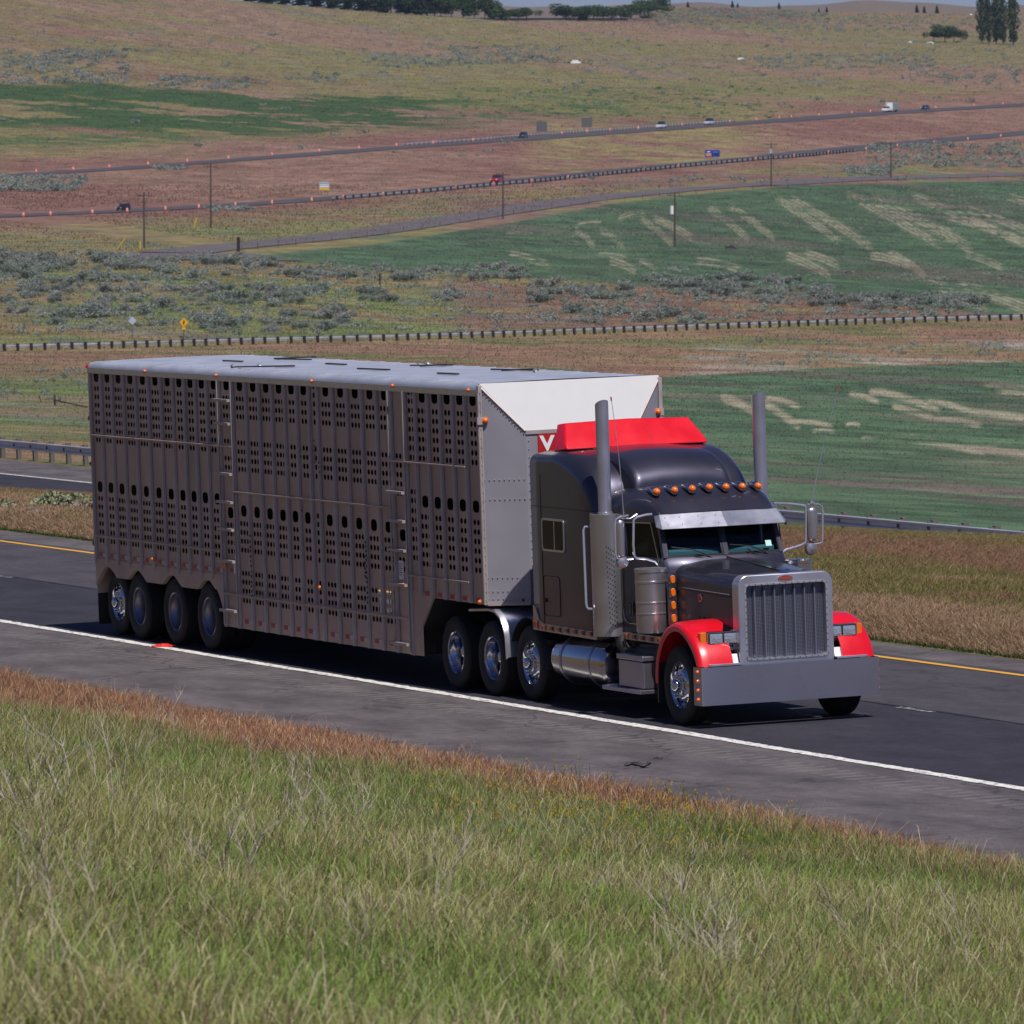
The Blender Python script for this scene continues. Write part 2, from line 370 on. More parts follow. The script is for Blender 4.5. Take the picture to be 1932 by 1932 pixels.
# near crop field beyond the opposite carriageway
gt = band([(-700, 560), (1000, 690), (1240, 712), (1350, 706), (1450, 700), (1600, 692), (1932, 682), (2632, 660)])
gf = sstep(-1.5, 1.5, VV - gt) * sstep(900, 1100, UU)
wv = (va - 800) - (ua - 1600) * .16 - 16 * np.sin((ua - 1400) / 160)
Z4 = lambda l: [(1288 + a / 3, 576.7 + b / 3, 1288 + c / 3, 576.7 + d / 3, w_) for a, b, c, d, w_ in l]
stp = streaks(Z4([(225, 522, 420, 605, 9), (480, 525, 665, 575, 6), (465, 555, 660, 685, 10), (630, 652, 850, 682, 5), (735, 710, 855, 714, 4), (925, 672, 1005, 676, 4), (945, 498, 1110, 545, 6), (1060, 488, 1195, 505, 7), (1180, 500, 1460, 600, 8), (1190, 568, 1430, 645, 8), (1390, 535, 1700, 620, 6), (1430, 645, 1690, 680, 6), (1590, 598, 2300, 690, 8), (1190, 742, 1620, 805, 5), (1310, 760, 1710, 838, 7), (1590, 795, 2400, 900, 11), (1720, 448, 2200, 490, 4), (1800, 488, 2300, 545, 4), (1015, 745, 1225, 748, 3), (1290, 728, 1400, 735, 3)]), 6., False)
nc = mixc(C_['crop'] * 1.12, C_['cropd'] * 1.1, sstep(.4, .6, wob)); nc = mixc(nc, nc * 1.3, sstep(.4, .6, n5))
nc = mixc(nc, C_['pale'], np.clip(stp * 1.0, 0, .80)); nc = mixc(nc, C_['pale'] * .7, sstep(.52, .64, wob * .6 + fbm(X / 60, Y / 14 + 4, 3) * .4) * .3)
nc = mixc(nc, C_['mauve'] * .9, sstep(.57, .66, n3 * .4 + fbm(X / 60, Y / 14, 3) * .6) * .5)
nc = mixc(nc, C_['mauve'] * 1.1, sstep(9, 2, np.abs(va - (905 + (ua - 1450) * .05))) * .7 * sstep(.35, .5, wob))
base = mixc(base, nc, gf)
# strip between the rail and the field: dry grass with pale patches
sb = sstep(3, 9, VV - rail) * (1 - gf)
dry = mixc(np.array((.22, .145, .085)), np.array((.12, .12, .05)), sstep(.45, .6, n3)); dry = mixc(dry, np.array((.20, .115, .08)), sstep(.5, .62, n2) * .7)
dry = mixc(dry, C_['white'], sstep(1260, 1330, UU) * sstep(640, 655, VV + (n2 - .5) * 20) * sstep(.42, .58, n3 * .5 + n2 * .5) * .55)
lg = mixc(C_['green'] * 1.2, C_['sage'], sstep(.45, .7, n3) * .6); lg = mixc(lg, C_['tan'], sstep(.52, .62, fbm(X / 25, Y / 40, 4)) * .6)
dry = mixc(dry, lg, sstep(690, 730, VV) * sstep(500, 200, UU) * sstep(830, 800, VV))
base = mixc(base, dry, sb)
# sagebrush litter, bluish scrub on the far hills
base = mixc(base, C_['sage'] * .85, sstep(.60, .68, n3 * .6 + n1 * .4) * (VV < 160) * .7)
base = mixc(base, np.array((.10, .065, .055)), sstep(1130, 1180, UU) * sstep(1560, 1500, UU) * sstep(50, 36, VV) * sstep(.42, .55, n5 * .5 + n3 * .5) * .8)
base = mixc(base, C_['tan'] * .9, sstep(1500, 1600, UU) * sstep(60, 45, VV) * sstep(.45, .55, n3) * .7)
base = base * (.88 + .30 * n5[..., None]) * (.85 + .3 * n3[..., None]) * .96
V = TP.reshape(-1, 3)
idx = np.arange(NU * NT).reshape(NU, NT)
F = np.stack([idx[:-1, :-1], idx[1:, :-1], idx[1:, 1:], idx[:-1, 1:]], -1)
fcrop = (ff[:-1, :-1] > .5); ncrop = gf[:-1, :-1] > .5
M_ground = vcmat('far_ground', .95, .5, .30, nscale2=.12)
M_crop = vcmat('crop_rows', .9, .8, .22, nscale2=.25)
def submesh(name, mask, M):
    f = F[mask]; us_, inv = np.unique(f, return_inverse=True)
    o = np_mesh(name, V[us_], inv.reshape(-1, 4), M, base.reshape(-1, 3)[us_], smooth=True); tag(o, kind='structure'); return o
submesh('terrain', ~(fcrop | ncrop), M_ground)
submesh('crop_field', fcrop, M_crop)
submesh('crop_field_near', ncrop, M_crop)
# the land behind the skyline: drops away, then blue hills far off
def ringmesh(name, prof, us, M, col):
    vs = []; n_ = len(us)
    for (vf, D) in prof:
        for u in us: vs.append(CP + ray(u, vf(u)) * (D if not callable(D) else D(u)))
    ii = np.arange(len(prof) * n_).reshape(len(prof), n_)
    f = np.stack([ii[:-1, :-1], ii[:-1, 1:], ii[1:, 1:], ii[1:, :-1]], -1).reshape(-1, 4)
    cc = np.tile(np.array(col), (len(vs), 1)); o = np_mesh(name, vs, f, M, cc, smooth=True); tag(o, kind='structure'); return o
us = np.linspace(-650, 2600, 160)
tv = lambda u: float(np.interp(u, TOPU, TOPV)); td = lambda u: float(np.interp(u, TOPU, TOPD))
ringmesh('plain_beyond', [(tv, td), (lambda u: tv(u) + 5, lambda u: td(u) + 500), (lambda u: tv(u) + 12, 9000.), (lambda u: 30., 14000.)], us, M_ground, (.15, .12, .07))
hv = lambda u: 11 - 8 * math.exp(-((u - 1680) / 130) ** 2) - 5 * math.exp(-((u - 1330) / 90) ** 2) - 2.5 * math.sin(u / 61.) - 1.2 * math.sin(u / 23.)
ringmesh('hills', [(lambda u: 34., 9500.), (lambda u: hv(u) + 9, 11500.), (hv, 13000.), (lambda u: hv(u) + 12, 16000.)], np.linspace(400, 2600, 260), M_ground, (.15, .11, .07))

# ---------------- near land: bank in the foreground, median, verges
def gridmesh(name, xs, ys, colf, M, zoff=0.):
    XX, YY = np.meshgrid(xs, ys, indexing='ij'); ZZ = near_h(XX, YY) + zoff
    vs = np.stack([XX, YY, ZZ], -1).reshape(-1, 3); ii = np.arange(XX.size).reshape(XX.shape)
    f = np.stack([ii[:-1, :-1], ii[1:, :-1], ii[1:, 1:], ii[:-1, 1:]], -1).reshape(-1, 4)
    o = np_mesh(name, vs, f, M, colf(XX, YY).reshape(-1, 3), smooth=True); tag(o, kind='structure'); return o
M_soil = vcmat('near_soil', .95, 9., .4, nscale2=1.7)
def soilc(X_, Y_):
    a = fbm(X_ / 2, Y_ / 2, 4); c = mixc(np.array((.12, .085, .05)), np.array((.10, .10, .045)), sstep(.4, .6, a)); return c
gridmesh('bank', np.linspace(-60, 130, 400), np.linspace(-75, -5.3, 160), soilc, M_soil)
gridmesh('bank_ahead', np.linspace(130, 2600, 60), np.linspace(-700, -5.3, 60), soilc, M_soil)
gridmesh('bank_behind', np.linspace(-60, 130, 12), np.linspace(-700, -75, 30), soilc, M_soil)
gridmesh('bank_left', np.linspace(-700, -60, 60), np.linspace(-700, -5.3, 80), soilc, M_soil)
gridmesh('verge_ahead', np.linspace(60, 2600, 60), np.linspace(6.65, 700, 60), soilc, M_soil, -.01)
def medc(X_, Y_):
    a = fbm(X_ / 3, Y_ / 3, 4)
    c = mixc(np.array((.16, .10, .06)), np.array((.11, .11, .045)), sstep(.42, .58, a))
    c = mixc(c, np.array((.15, .075, .055)), sstep(13, 16, Y_) * sstep(28, 24, Y_) * .7); return c
gridmesh('median', np.linspace(-420, 60, 500), np.concatenate([np.linspace(6.65, 35.3, 110)]), medc, M_soil)
gridmesh('verge', np.linspace(-420, 60, 200), np.linspace(46.6, 50.02, 6), medc, M_soil, -.004)

# ---------------- pavement
def road_mat(name, col, col2, spots=.25, rumble=False, groove=None):
    M = bpy.data.materials.new(name); M.use_nodes = True; n = M.node_tree.nodes; l = M.node_tree.links; b = n['Principled BSDF']
    b.inputs['Roughness'].default_value = .82; b.inputs['Specular IOR Level'].default_value = .3
    g = n.new('ShaderNodeNewGeometry')
    def noise(sc, det=4, st=(1, 1, 1)):
        mp = n.new('ShaderNodeMapping'); mp.inputs['Scale'].default_value = st; l.new(g.outputs['Position'], mp.inputs[0])
        t = n.new('ShaderNodeTexNoise'); t.inputs['Scale'].default_value = sc; t.inputs['Detail'].default_value = det; l.new(mp.outputs[0], t.inputs['Vector']); return t.outputs['Fac']
    def ramp(f, p0, p1, c0, c1):
        r = n.new('ShaderNodeValToRGB'); e = r.color_ramp.elements; e[0].position = p0; e[1].position = p1; e[0].color = (*c0, 1); e[1].color = (*c1, 1); l.new(f, r.inputs[0]); return r.outputs[0]
    def mix(f, a, c, mode='MIX'):
        x = n.new('ShaderNodeMix'); x.data_type = 'RGBA'; x.blend_type = mode
        if isinstance(f, float): x.inputs[0].default_value = f
        else: l.new(f, x.inputs[0])
        l.new(a, x.inputs[6])
        if isinstance(c, tuple): x.inputs[7].default_value = (*c, 1)
        else: l.new(c, x.inputs[7])
        return x.outputs[2]
    c = ramp(noise(1.3, 6, (.45, 1.1, 1)), .32, .68, col, col2)
    c = mix(1., c, ramp(noise(55, 3), .3, .72, (.58,) * 3, (1.5,) * 3), 'MULTIPLY')
    c = mix(1., c, ramp(noise(7, 4, (.7, 1, 1)), .3, .7, (.85,) * 3, (1.15,) * 3), 'MULTIPLY')
    v = n.new('ShaderNodeTexVoronoi'); v.inputs['Scale'].default_value = 7; l.new(g.outputs['Position'], v.inputs['Vector'])
    c = mix(ramp(v.outputs['Distance'], .05, .085, (spots,) * 3, (0, 0, 0)), c, (.32, .30, .27))
    if rumble:
        sx = n.new('ShaderNodeSeparateXYZ'); l.new(g.outputs['Position'], sx.inputs[0])
        def mth(op, a, bb, cc=None):
            q = n.new('ShaderNodeMath'); q.operation = op
            for i_, e_ in enumerate((a, bb, cc)):
                if e_ is None: continue
                if isinstance(e_, (int, float)): q.inputs[i_].default_value = e_
                else: l.new(e_, q.inputs[i_])
            return q.outputs[0]
        s = mth('SINE', mth('MULTIPLY', sx.outputs[0], 2 * math.pi / .33), 0)
        s = mth('GREATER_THAN', s, .2)
        bd = mth('MULTIPLY', mth('GREATER_THAN', sx.outputs[1], -2.62), mth('LESS_THAN', sx.outputs[1], -2.12))
        nz = mth('GREATER_THAN', noise(3.5, 3), .44)
        c = mix(mth('MULTIPLY', mth('MULTIPLY', s, bd), mth('MULTIPLY', nz, .55)), c, (.17, .155, .145))
    v2 = n.new('ShaderNodeTexVoronoi'); v2.feature = 'DISTANCE_TO_EDGE'; v2.inputs['Scale'].default_value = .32; v2.inputs['Randomness'].default_value = 1
    wv = n.new('ShaderNodeTexNoise'); wv.inputs['Scale'].default_value = 1.3; wv.inputs['Detail'].default_value = 5; l.new(g.outputs['Position'], wv.inputs['Vector'])
    vm = n.new('ShaderNodeVectorMath'); vm.operation = 'MULTIPLY_ADD'; vm.inputs[1].default_value = (1.6, 1.6, 0); l.new(wv.outputs['Color'], vm.inputs[0]); l.new(g.outputs['Position'], vm.inputs[2]); l.new(vm.outputs[0], v2.inputs['Vector'])
    c = mix(ramp(v2.outputs['Distance'], .004, .010, (.55,) * 3, (0, 0, 0)), c, (.022, .020, .022))
    l.new(c, b.inputs['Base Color'])
    bp = n.new('ShaderNodeBump'); bp.inputs['Strength'].default_value = .5; bp.inputs['Distance'].default_value = .012; l.new(noise(70, 2), bp.inputs['Height']); l.new(bp.outputs[0], b.inputs['Normal'])
    return M
M_sh = road_mat('asphalt_shoulder', (.066, .058, .060), (.122, .106, .106), .35, True)
M_lane = road_mat('asphalt_lane', (.022, .021, .028), (.036, .033, .043), .15)
M_lane2 = road_mat('asphalt_passing', (.044, .040, .047), (.068, .061, .069), .3)
def strip(name, x0, x1, y0, y1, z, M, wob0=0., wob1=0., nx=None):
    nx = nx or max(2, int((x1 - x0) / .4)); xs = np.linspace(x0, x1, nx)
    q1 = fbm(xs / .8, xs * 0 + 3.3, 3) * .6 + fbm(xs / .13, xs * 0 + 5.3, 2) * .4; q2 = fbm(xs / .8, xs * 0 + 8.3, 3) * .6 + fbm(xs / .13, xs * 0 + 1.3, 2) * .4
    a = y0 + wob0 * (q1 - .5) * 2; b = y1 + wob1 * (q2 - .5) * 2
    vs = np.concatenate([np.stack([xs, a, xs * 0 + z], -1), np.stack([xs, b, xs * 0 + z], -1)]); i = np.arange(nx - 1)
    f = np.stack([i, i + 1, nx + i + 1, nx + i], -1)
    return tag(np_mesh(name, vs, f, M), kind='structure')
strip('road_ahead', 110, 2600, -5.45, 6.75, -.004, M_lane2, nx=40)
strip('road_shoulder', -420, 110, -5.45, -1.42, 0.0, M_sh, .10, 0)
strip('road', -420, 110, -1.5, 2.06, .004, M_lane, 0, .03)
strip('road_passing_lane', -420, 110, 2.0, 5.75, .0, M_lane2)
strip('road_inner_shoulder', -420, 110, 5.74, 6.75, -.003, M_sh, 0, .12)
strip('opposite_road', -420, 60, 35.2, 39.2, ZR - .0, M_lane2, .2, 0)
strip('opposite_lane', -420, 60, 39.2, 43.0, ZR + .004, M_lane)
strip('opposite_shoulder', -420, 60, 43.0, 46.7, ZR - .0, M_sh, 0, .2)
def paint_mat(name, col, under, wear=.5):
    M = bpy.data.materials.new(name); M.use_nodes = True; n = M.node_tree.nodes; l = M.node_tree.links; b = n['Principled BSDF']; b.inputs['Roughness'].default_value = .7
    g = n.new('ShaderNodeNewGeometry'); t = n.new('ShaderNodeTexNoise'); t.inputs['Scale'].default_value = 9; t.inputs['Detail'].default_value = 6; t.inputs['Roughness'].default_value = .75
    l.new(g.outputs['Position'], t.inputs['Vector']); r = n.new('ShaderNodeValToRGB'); e = r.color_ramp.elements
    e[0].position = wear - .06; e[1].position = wear + .02; e[0].color = (*under, 1); e[1].color = (*col, 1); l.new(t.outputs['Fac'], r.inputs[0]); l.new(r.outputs[0], b.inputs['Base Color']); return M
M_wl = paint_mat('white_line_paint', (.70, .68, .62), (.07, .065, .068), .455); M_yl = paint_mat('yellow_line_paint', (.62, .33, .03), (.08, .07, .06), .34)
M_wd = paint_mat('worn_dash_paint', (.5, .48, .44), (.045, .043, .048), .57)
strip('road_edge_line', -420, 110, -1.68, -1.50, .008, M_wl, .055, .055, 12000)
strip('road_yellow_line', -420, 110, 5.40, 5.53, .008, M_yl, .01, .01, 3000)
for x0 in (-420 + 12.2 * i for i in range(45)):
    pass
for xd in [-2.4 + 12.2 * i for i in range(-30, 9)]: strip('lane_dash', xd + 2.0, xd + 3.0, 1.98, 2.09, .009, M_wd, .02, .02, 20)
strip('opposite_edge_line', -420, 60, 43.0, 43.14, ZR + .010, M_wl, .01, .01)
strip('opposite_yellow_line', -420, 60, 35.9, 36.02, ZR + .010, M_yl, .01, .01)
for xd in [-2.0 + 12.2 * i for i in range(-30, 4)]: strip('opposite_lane_dash', xd, xd + 3.0, 39.2, 39.3, ZR + .012, M_wl, .01, .01, 8)
M_patch = mat('crack_sealer', (.018, .018, .02), .6)
strip('joint_sealer', -420, 110, 2.10, 2.16, .0065, M_patch, .05, .05, 2500)

def ribbon(name, uv, width, M, zo=.12, n=160):
    """a road laid over the far terrain along points seen at uv"""
    a = np.array(uv, float); t = np.linspace(0, 1, n) * (len(a) - 1); u = np.interp(t, range(len(a)), a[:, 0]); v = np.interp(t, range(len(a)), a[:, 1])
    k_ = np.ones(9) / 9; us_ = np.convolve(np.pad(u, 4, 'edge'), k_, 'valid'); vs_ = np.convolve(np.pad(v, 4, 'edge'), k_, 'valid')
    P = np.array([far_pt(p, q) for p, q in zip(us_, vs_)]); T = np.gradient(P[:, :2], axis=0); T /= np.linalg.norm(T, axis=1)[:, None]; S = np.stack([-T[:, 1], T[:, 0]], -1)
    vs = []
    for o_ in (-.5, -.17, .17, .5):
        for p, s in zip(P, S):
            q = p[:2] + s * width * o_; vs.append((q[0], q[1], far_h(q[0], q[1]) + zo))
    f = [(j * n + i, j * n + i + 1, (j + 1) * n + i + 1, (j + 1) * n + i) for j in range(3) for i in range(n - 1)]
    o = np_mesh(name, vs, f, M, smooth=True); tag(o, kind='structure'); return P, S
M_fr = mat('far_asphalt', (.060, .054, .060), .9, var=.2, vscale=.2); M_fr2 = mat('gravel_road', (.105, .088, .092), .95, var=.2, vscale=.15)
P_low, S_low = ribbon('far_road_lower', [(-500, 424), (0, 409), (250, 398), (500, 384), (735, 366), (966, 344), (1200, 320), (1450, 297), (1690, 273), (1932, 251), (2400, 211)], 11, M_fr)
P_up, S_up = ribbon('far_road_upper', [(-500, 352), (0, 333), (250, 317), (500, 298), (735, 280), (966, 264), (1200, 247), (1450, 229), (1690, 212), (1932, 198), (2400, 168)], 11, M_fr)
ribbon('frontage_road', [(330, 478), (360, 486), (430, 492)], 26, M_fr2, .13, 30)
ribbon('frontage_road', [(325, 478), (370, 472), (450, 464), (560, 454), (700, 438), (830, 417), (966, 396), (1100, 376), (1300, 357), (1450, 347), (1600, 338), (1932, 329), (2300, 318)], 12, M_fr2)

# the air of the valley
hz = MB(); lo = -140.; hz.box(-16500, 300, -9000, 14000, lo, 520.)
Mh = bpy.data.materials.new('haze'); Mh.use_nodes = True; n_h = Mh.node_tree.nodes; n_h.remove(n_h['Principled BSDF']); pv = n_h.new('ShaderNodeVolumePrincipled')
pv.inputs['Color'].default_value = (.58, .74, 1., 1); pv.inputs['Density'].default_value = 2.3e-5; pv.inputs['Anisotropy'].default_value = .2
Mh.node_tree.links.new(pv.outputs[0], n_h['Material Output'].inputs['Volume'])
tag(hz.build('haze', Mh, None, smooth=0), kind='stuff')
# ------------------------------------------------------------------ materials of the rig
M_paint = mat('grey_metallic_paint', (.066, .063, .088), .43, metal=.8, coat=.6, var=.12, vscale=1.5)
M_red = mat('red_paint', (.66, .003, .012), .32, coat=.6, var=.10, vscale=3)
M_alu = mat('brushed_aluminium', (.60, .60, .66), .33, metal=.85, var=.12, vscale=3, bump=.04, bscale=30)
M_steel = mat('polished_steel', (.52, .50, .50), .16, metal=1., var=.06, vscale=4)
M_shield = mat('stainless_panel', (.46, .44, .45), .33, metal=.85, var=.10, vscale=3)
M_chrome = mat('chrome', (.62, .63, .66), .07, metal=1.)
M_stack = mat('exhaust_chrome', (.42, .42, .50), .34, metal=.75, var=.12, vscale=3)
M_bump = mat('bumper_steel', (.40, .39, .46), .29, metal=.88, var=.03, vscale=1.2)
M_blk = mat('black_plastic', (.012, .012, .013), .6)
M_dark = mat('dark_metal', (.030, .028, .030), .55, metal=.3, var=.3, vscale=6)
M_tyre = mat('tyre_rubber', (.011, .011, .012), .8, var=.25, vscale=10, bump=.2, bscale=40)
M_amber = mat('amber_lens', (.75, .16, .01), .25, coat=.5)
M_reda = mat('red_lens', (.45, .01, .01), .25, coat=.5)
M_white = mat('white_paint', (.78, .78, .77), .4)
M_tapew = mat('tape_silver', (.42, .40, .40), .4); M_taper = mat('tape_red', (.42, .03, .02), .45)
M_seam = mat('panel_gap', (.010, .010, .012), .7)
M_tral = mat('weathered_aluminium', (.50, .375, .305), .52, metal=.3, var=.28, vscale=1.6, stretch=(1, 1, .35))
M_rib = mat('rib_aluminium', (.46, .40, .375), .5, metal=.35, var=.15, vscale=3)
M_nose = mat('nose_aluminium', (.37, .36, .40), .5, metal=.45, var=.05, vscale=2)
M_slope = mat('white_roof_panel', (.45, .45, .445), .5, metal=.1, var=.03, vscale=4)
M_roof = mat('roof_sheet', (.46, .49, .56), .5, metal=.45, var=.14, vscale=2.5)
M_int = mat('trailer_interior', (.04, .033, .03), .9)
M_seat = mat('cab_interior', (.03, .035, .04), .8); M_dash = mat('dashboard', (.20, .26, .26), .7)
M_sign = mat('red_sign_panel', (.40, .012, .015), .5)
def glass_mat(name, tint, ior=1.45):
    M = bpy.data.materials.new(name); M.use_nodes = True; n = M.node_tree.nodes; l = M.node_tree.links; n.remove(n['Principled BSDF'])
    t = n.new('ShaderNodeBsdfTransparent'); t.inputs[0].default_value = (*tint, 1); g = n.new('ShaderNodeBsdfGlossy'); g.inputs['Roughness'].default_value = .03
    f = n.new('ShaderNodeFresnel'); f.inputs[0].default_value = ior; x = n.new('ShaderNodeMixShader')
    l.new(f.outputs[0], x.inputs[0]); l.new(t.outputs[0], x.inputs[1]); l.new(g.outputs[0], x.inputs[2]); l.new(x.outputs[0], n['Material Output'].inputs[0]); return M
M_glass = glass_mat('windscreen_glass', (.40, .62, .68), 1.35); M_glass2 = mat('tinted_glass', (.010, .013, .009), .12, spec=.12)
M_tubes = mat('bright_tube', (.70, .70, .74), .22, metal=.8)
def lens_mat():
    M = mat('headlight_lens', (.50, .53, .60), .13, metal=.6, coat=1.)
    n = M.node_tree.nodes; l = M.node_tree.links; tc = n.new('ShaderNodeTexCoord'); t = n.new('ShaderNodeTexVoronoi'); t.inputs['Scale'].default_value = 38
    l.new(tc.outputs['Object'], t.inputs['Vector']); bp = n.new('ShaderNodeBump'); bp.inputs['Strength'].default_value = .6; bp.inputs['Distance'].default_value = .01
    l.new(t.outputs['Distance'], bp.inputs['Height']); l.new(bp.outputs[0], n['Principled BSDF'].inputs['Normal']); return M
M_lens = lens_mat()
def grille_mat():
    M = bpy.data.materials.new('grille_mesh'); M.use_nodes = True; n = M.node_tree.nodes; l = M.node_tree.links; b = n['Principled BSDF']
    b.inputs['Metallic'].default_value = .7; b.inputs['Roughness'].default_value = .4
    g = n.new('ShaderNodeNewGeometry'); s = n.new('ShaderNodeSeparateXYZ'); l.new(g.outputs['Position'], s.inputs[0])
    def M_(op, a, c):
        q = n.new('ShaderNodeMath'); q.operation = op
        for i, e in enumerate((a, c)):
            if isinstance(e, (int, float)): q.inputs[i].default_value = e
            else: l.new(e, q.inputs[i])
        return q.outputs[0]
    a = M_('GREATER_THAN', M_('FRACT', M_('MULTIPLY', s.outputs[2], 58.), 0), .45); c = M_('GREATER_THAN', M_('FRACT', M_('MULTIPLY', s.outputs[1], 44.), 0), .35)
    f = M_('MULTIPLY', a, c); r = n.new('ShaderNodeValToRGB'); e = r.color_ramp.elements; e[0].color = (.21, .22, .27, 1); e[1].color = (.006, .006, .010, 1)
    l.new(f, r.inputs[0]); l.new(r.outputs[0], b.inputs['Base Color']); return M
M_grille = grille_mat()

# ------------------------------------------------------------------ wheels (outer face towards -y when s=-1)
def wheel(parent, org, x, y, s, kind, rz=.5):
    """y: outer face of the tyre, s: side (-1 near, +1 far)"""
    ax = (0, s, 0); c = (x, y - s * .14, rz)
    R = .5; dual = kind in ('dual', 'trailer')
    tyre_p = [(.288, .105), (.30, .125), (.34, .138), (.40, .143), (.45, .138), (.480, .122), (.494, .105), (.497, .075), (.486, .073), (.486, .062), (.498, .060), (.500, .022), (.489, .020), (.489, .008), (.5, .006),
              (.5, -.02), (.489, -.022), (.489, -.034), (.498, -.036), (.497, -.07), (.486, -.072), (.486, -.082), (.494, -.1), (.48, -.122), (.45, -.138), (.40, -.143), (.34, -.138), (.288, -.105)]
    t = MB(); t.lathe(c, ax, tyre_p, 56)
    if dual: t.lathe((x, y - s * .14 - s * .335, rz), ax, tyre_p, 56)
    w_ = t.build('wheel', M_tyre, parent, org, smooth=30)
    r = MB()
    if kind == 'disc':
        r.lathe(c, ax, [(.288, .10), (.294, .118), (.286, .124), (.272, .10), (.262, .055), (.245, .045), (.225, .06), (.19, .095), (.168, .108), (.120, .110), (.118, .10), (.02, .1)], 48)
        r.lathe(c, ax, [(.262, .0), (.262, -.1), (.288, -.12)], 32)
    else:
        dep = -.185
        r.lathe(c, ax, [(.288, .10), (.294, .120), (.286, .126), (.270, .112), (.262, .06), (.250, .045), (.246, -.06), (.236, dep + .02), (.215, dep), (.15, dep - .012), (.02, dep - .012)], 48)
    rim = r.build('rim', M_chrome if kind == 'disc' else M_rimt if kind == 'trailer' else M_rimd, w_, org, smooth=40)
    n_ = 10
    if kind == 'disc':
        for i in range(n_):
            h = MB(); a = 2 * math.pi * i / n_; px = x + .213 * math.cos(a); pz = rz + .213 * math.sin(a)
            h.lathe((px, y - s * .14 + s * .068, pz), (math.cos(a) * -.55, s, math.sin(a) * -.55), [(1e-4, .010), (.026, .010), (.028, .0), (.03, -.01)], 14)
            h.build('hand_hole', M_seam, w_, org)
        nuts = MB()
        for i in range(n_):
            a = 2 * math.pi * (i + .5) / n_; px = x + .143 * math.cos(a); pz = rz + .143 * math.sin(a)
            nuts.lathe((px, y - s * .14, pz), ax, [(.021, .105), (.021, .125), (.015, .135), (.013, .160), (.010, .168), (1e-4, .172)], 10)
        nuts.build('lug_nuts', M_chrome, w_, org)
        hub = MB(); hub.lathe(c, ax, [(.112, .10), (.112, .118), (.095, .122), (.086, .13), (.084, .185), (.075, .205), (.045, .222), (.02, .228), (1e-4, .23)], 32)
        hub.build('hub_cap', M_chrome, w_, org, smooth=40)
    else:
        hub = MB(); e = .02 if kind == 'dual' else -.06
        hub.lathe(c, ax, [(.14, -.20), (.13, -.17), (.105, -.165), (.10, e - .04), (.09, e - .015), (.06, e + .01), (.03, e + .02), (1e-4, e + .022)], 32)
        hub.build('hub_cap', M_chrome if kind == 'dual' else M_dark, w_, org, smooth=40)
        nuts = MB()
        for i in range(n_):
            a = 2 * math.pi * (i + .5) / n_; nuts.lathe((x + .165 * math.cos(a), y - s * .14, rz + .165 * math.sin(a)), ax, [(.018, -.19), (.018, -.15), (1e-4, -.145)], 8)
        nuts.build('lug_nuts', M_chrome if kind == 'dual' else M_dark, w_, org)
    return w_
M_rimd = mat('polished_dish', (.42, .43, .50), .14, metal=1., var=.1, vscale=5)
M_rimt = mat('dull_rim', (.24, .23, .28), .35, metal=.9, var=.2, vscale=5)

# ================================================================== TRAILER
TX1, TXR, TW, TH = -5.97, -21.76, 1.30, 4.13
TO = (-13.9, 0, 0)
T = empty('livestock_trailer', TO, 0, 'long weathered aluminium livestock trailer with rows of punched oval holes, coupled behind the grey truck', 'trailer')
def tb(mb, name, M, parent=T, org=TO, **k): return mb.build(name, M, parent, org, **k)
bigx4 = [-21.43, -20.95, -20.45, -19.9, -19.34, -18.77, -18.23, -17.71, -17.24, -16.76, -16.25]      # rear section
bigm = [-15.14, -14.59, -14.06, -13.53, -13.03, -12.55, -11.67, -11.10, -10.54, -9.98, -9.42]         # belly section
bigf = [-8.03, -7.58, -7.12, -6.69, -6.22]                                                              # nose section
def rows(a, n, d=.1275): return [a - d * i for i in range(n)]
ZB = 3.94
secA = dict(big=[ZB, 2.26], sm=rows(3.76, 6) + [2.975] + rows(2.08, 5) + [1.44])
secB = dict(big=[ZB, 2.125], sm=rows(3.745, 3) + rows(3.11, 4) + rows(1.94, 4) + rows(1.22, 3) + [.825])
secC = dict(big=[ZB, 2.52], sm=rows(3.745, 6) + rows(2.31, 6))
# columns: x0, x1, section, n small columns, big?, zbot
cols = []
def bounds(xs, a, b): return [a] + [(xs[i] + xs[i + 1]) / 2 for i in range(len(xs) - 1)] + [b]
bA = bounds(bigx4, -21.70, -15.98)
for i, x in enumerate(bigx4): cols.append((bA[i], bA[i + 1], secA, 2 if i in (0, 1, 7, 8, 9) else 3, 1, 1.12))
cols.append((-15.98, -15.42, dict(big=[ZB, 2.08], sm=rows(3.745, 3) + [3.12, 2.87, 2.74] + rows(1.90, 4)), 3, 1, .41))
bB1 = bounds(bigm[:6], -15.42, -12.30); bB2 = bounds(bigm[6:], -11.97, -9.16)
for i, x in enumerate(bigm[:6]): cols.append((bB1[i], bB1[i + 1], secB, 3 if i < 4 else 2, 1, .41))
cols.append((-12.30, -11.97, dict(big=[], sm=[3.99, 3.87] + rows(3.745, 3) + rows(3.11, 4) + [2.17, 2.05] + rows(1.93, 4) + rows(1.22, 3) + [.825]), 1, 0, .41))
for i, x in enumerate(bigm[6:]): cols.append((bB2[i], bB2[i + 1], secB, 3, 1, .41))
cols.append((-9.16, -8.64, dict(big=[2.03], sm=rows(3.11, 5) + rows(1.82, 3)), 3, 1, .41))
cols.append((-8.64, -8.26, dict(big=[], sm=[3.99, 3.87] + rows(3.745, 6) + [2.64, 2.52] + rows(2.38, 6)), 2, 0, .41))
bC = bounds(bigf, -8.26, -5.97)
for i, x in enumerate(bigf): cols.append((bC[i], bC[i + 1], secC, 3 if i == 0 else 2, 1, 1.225))
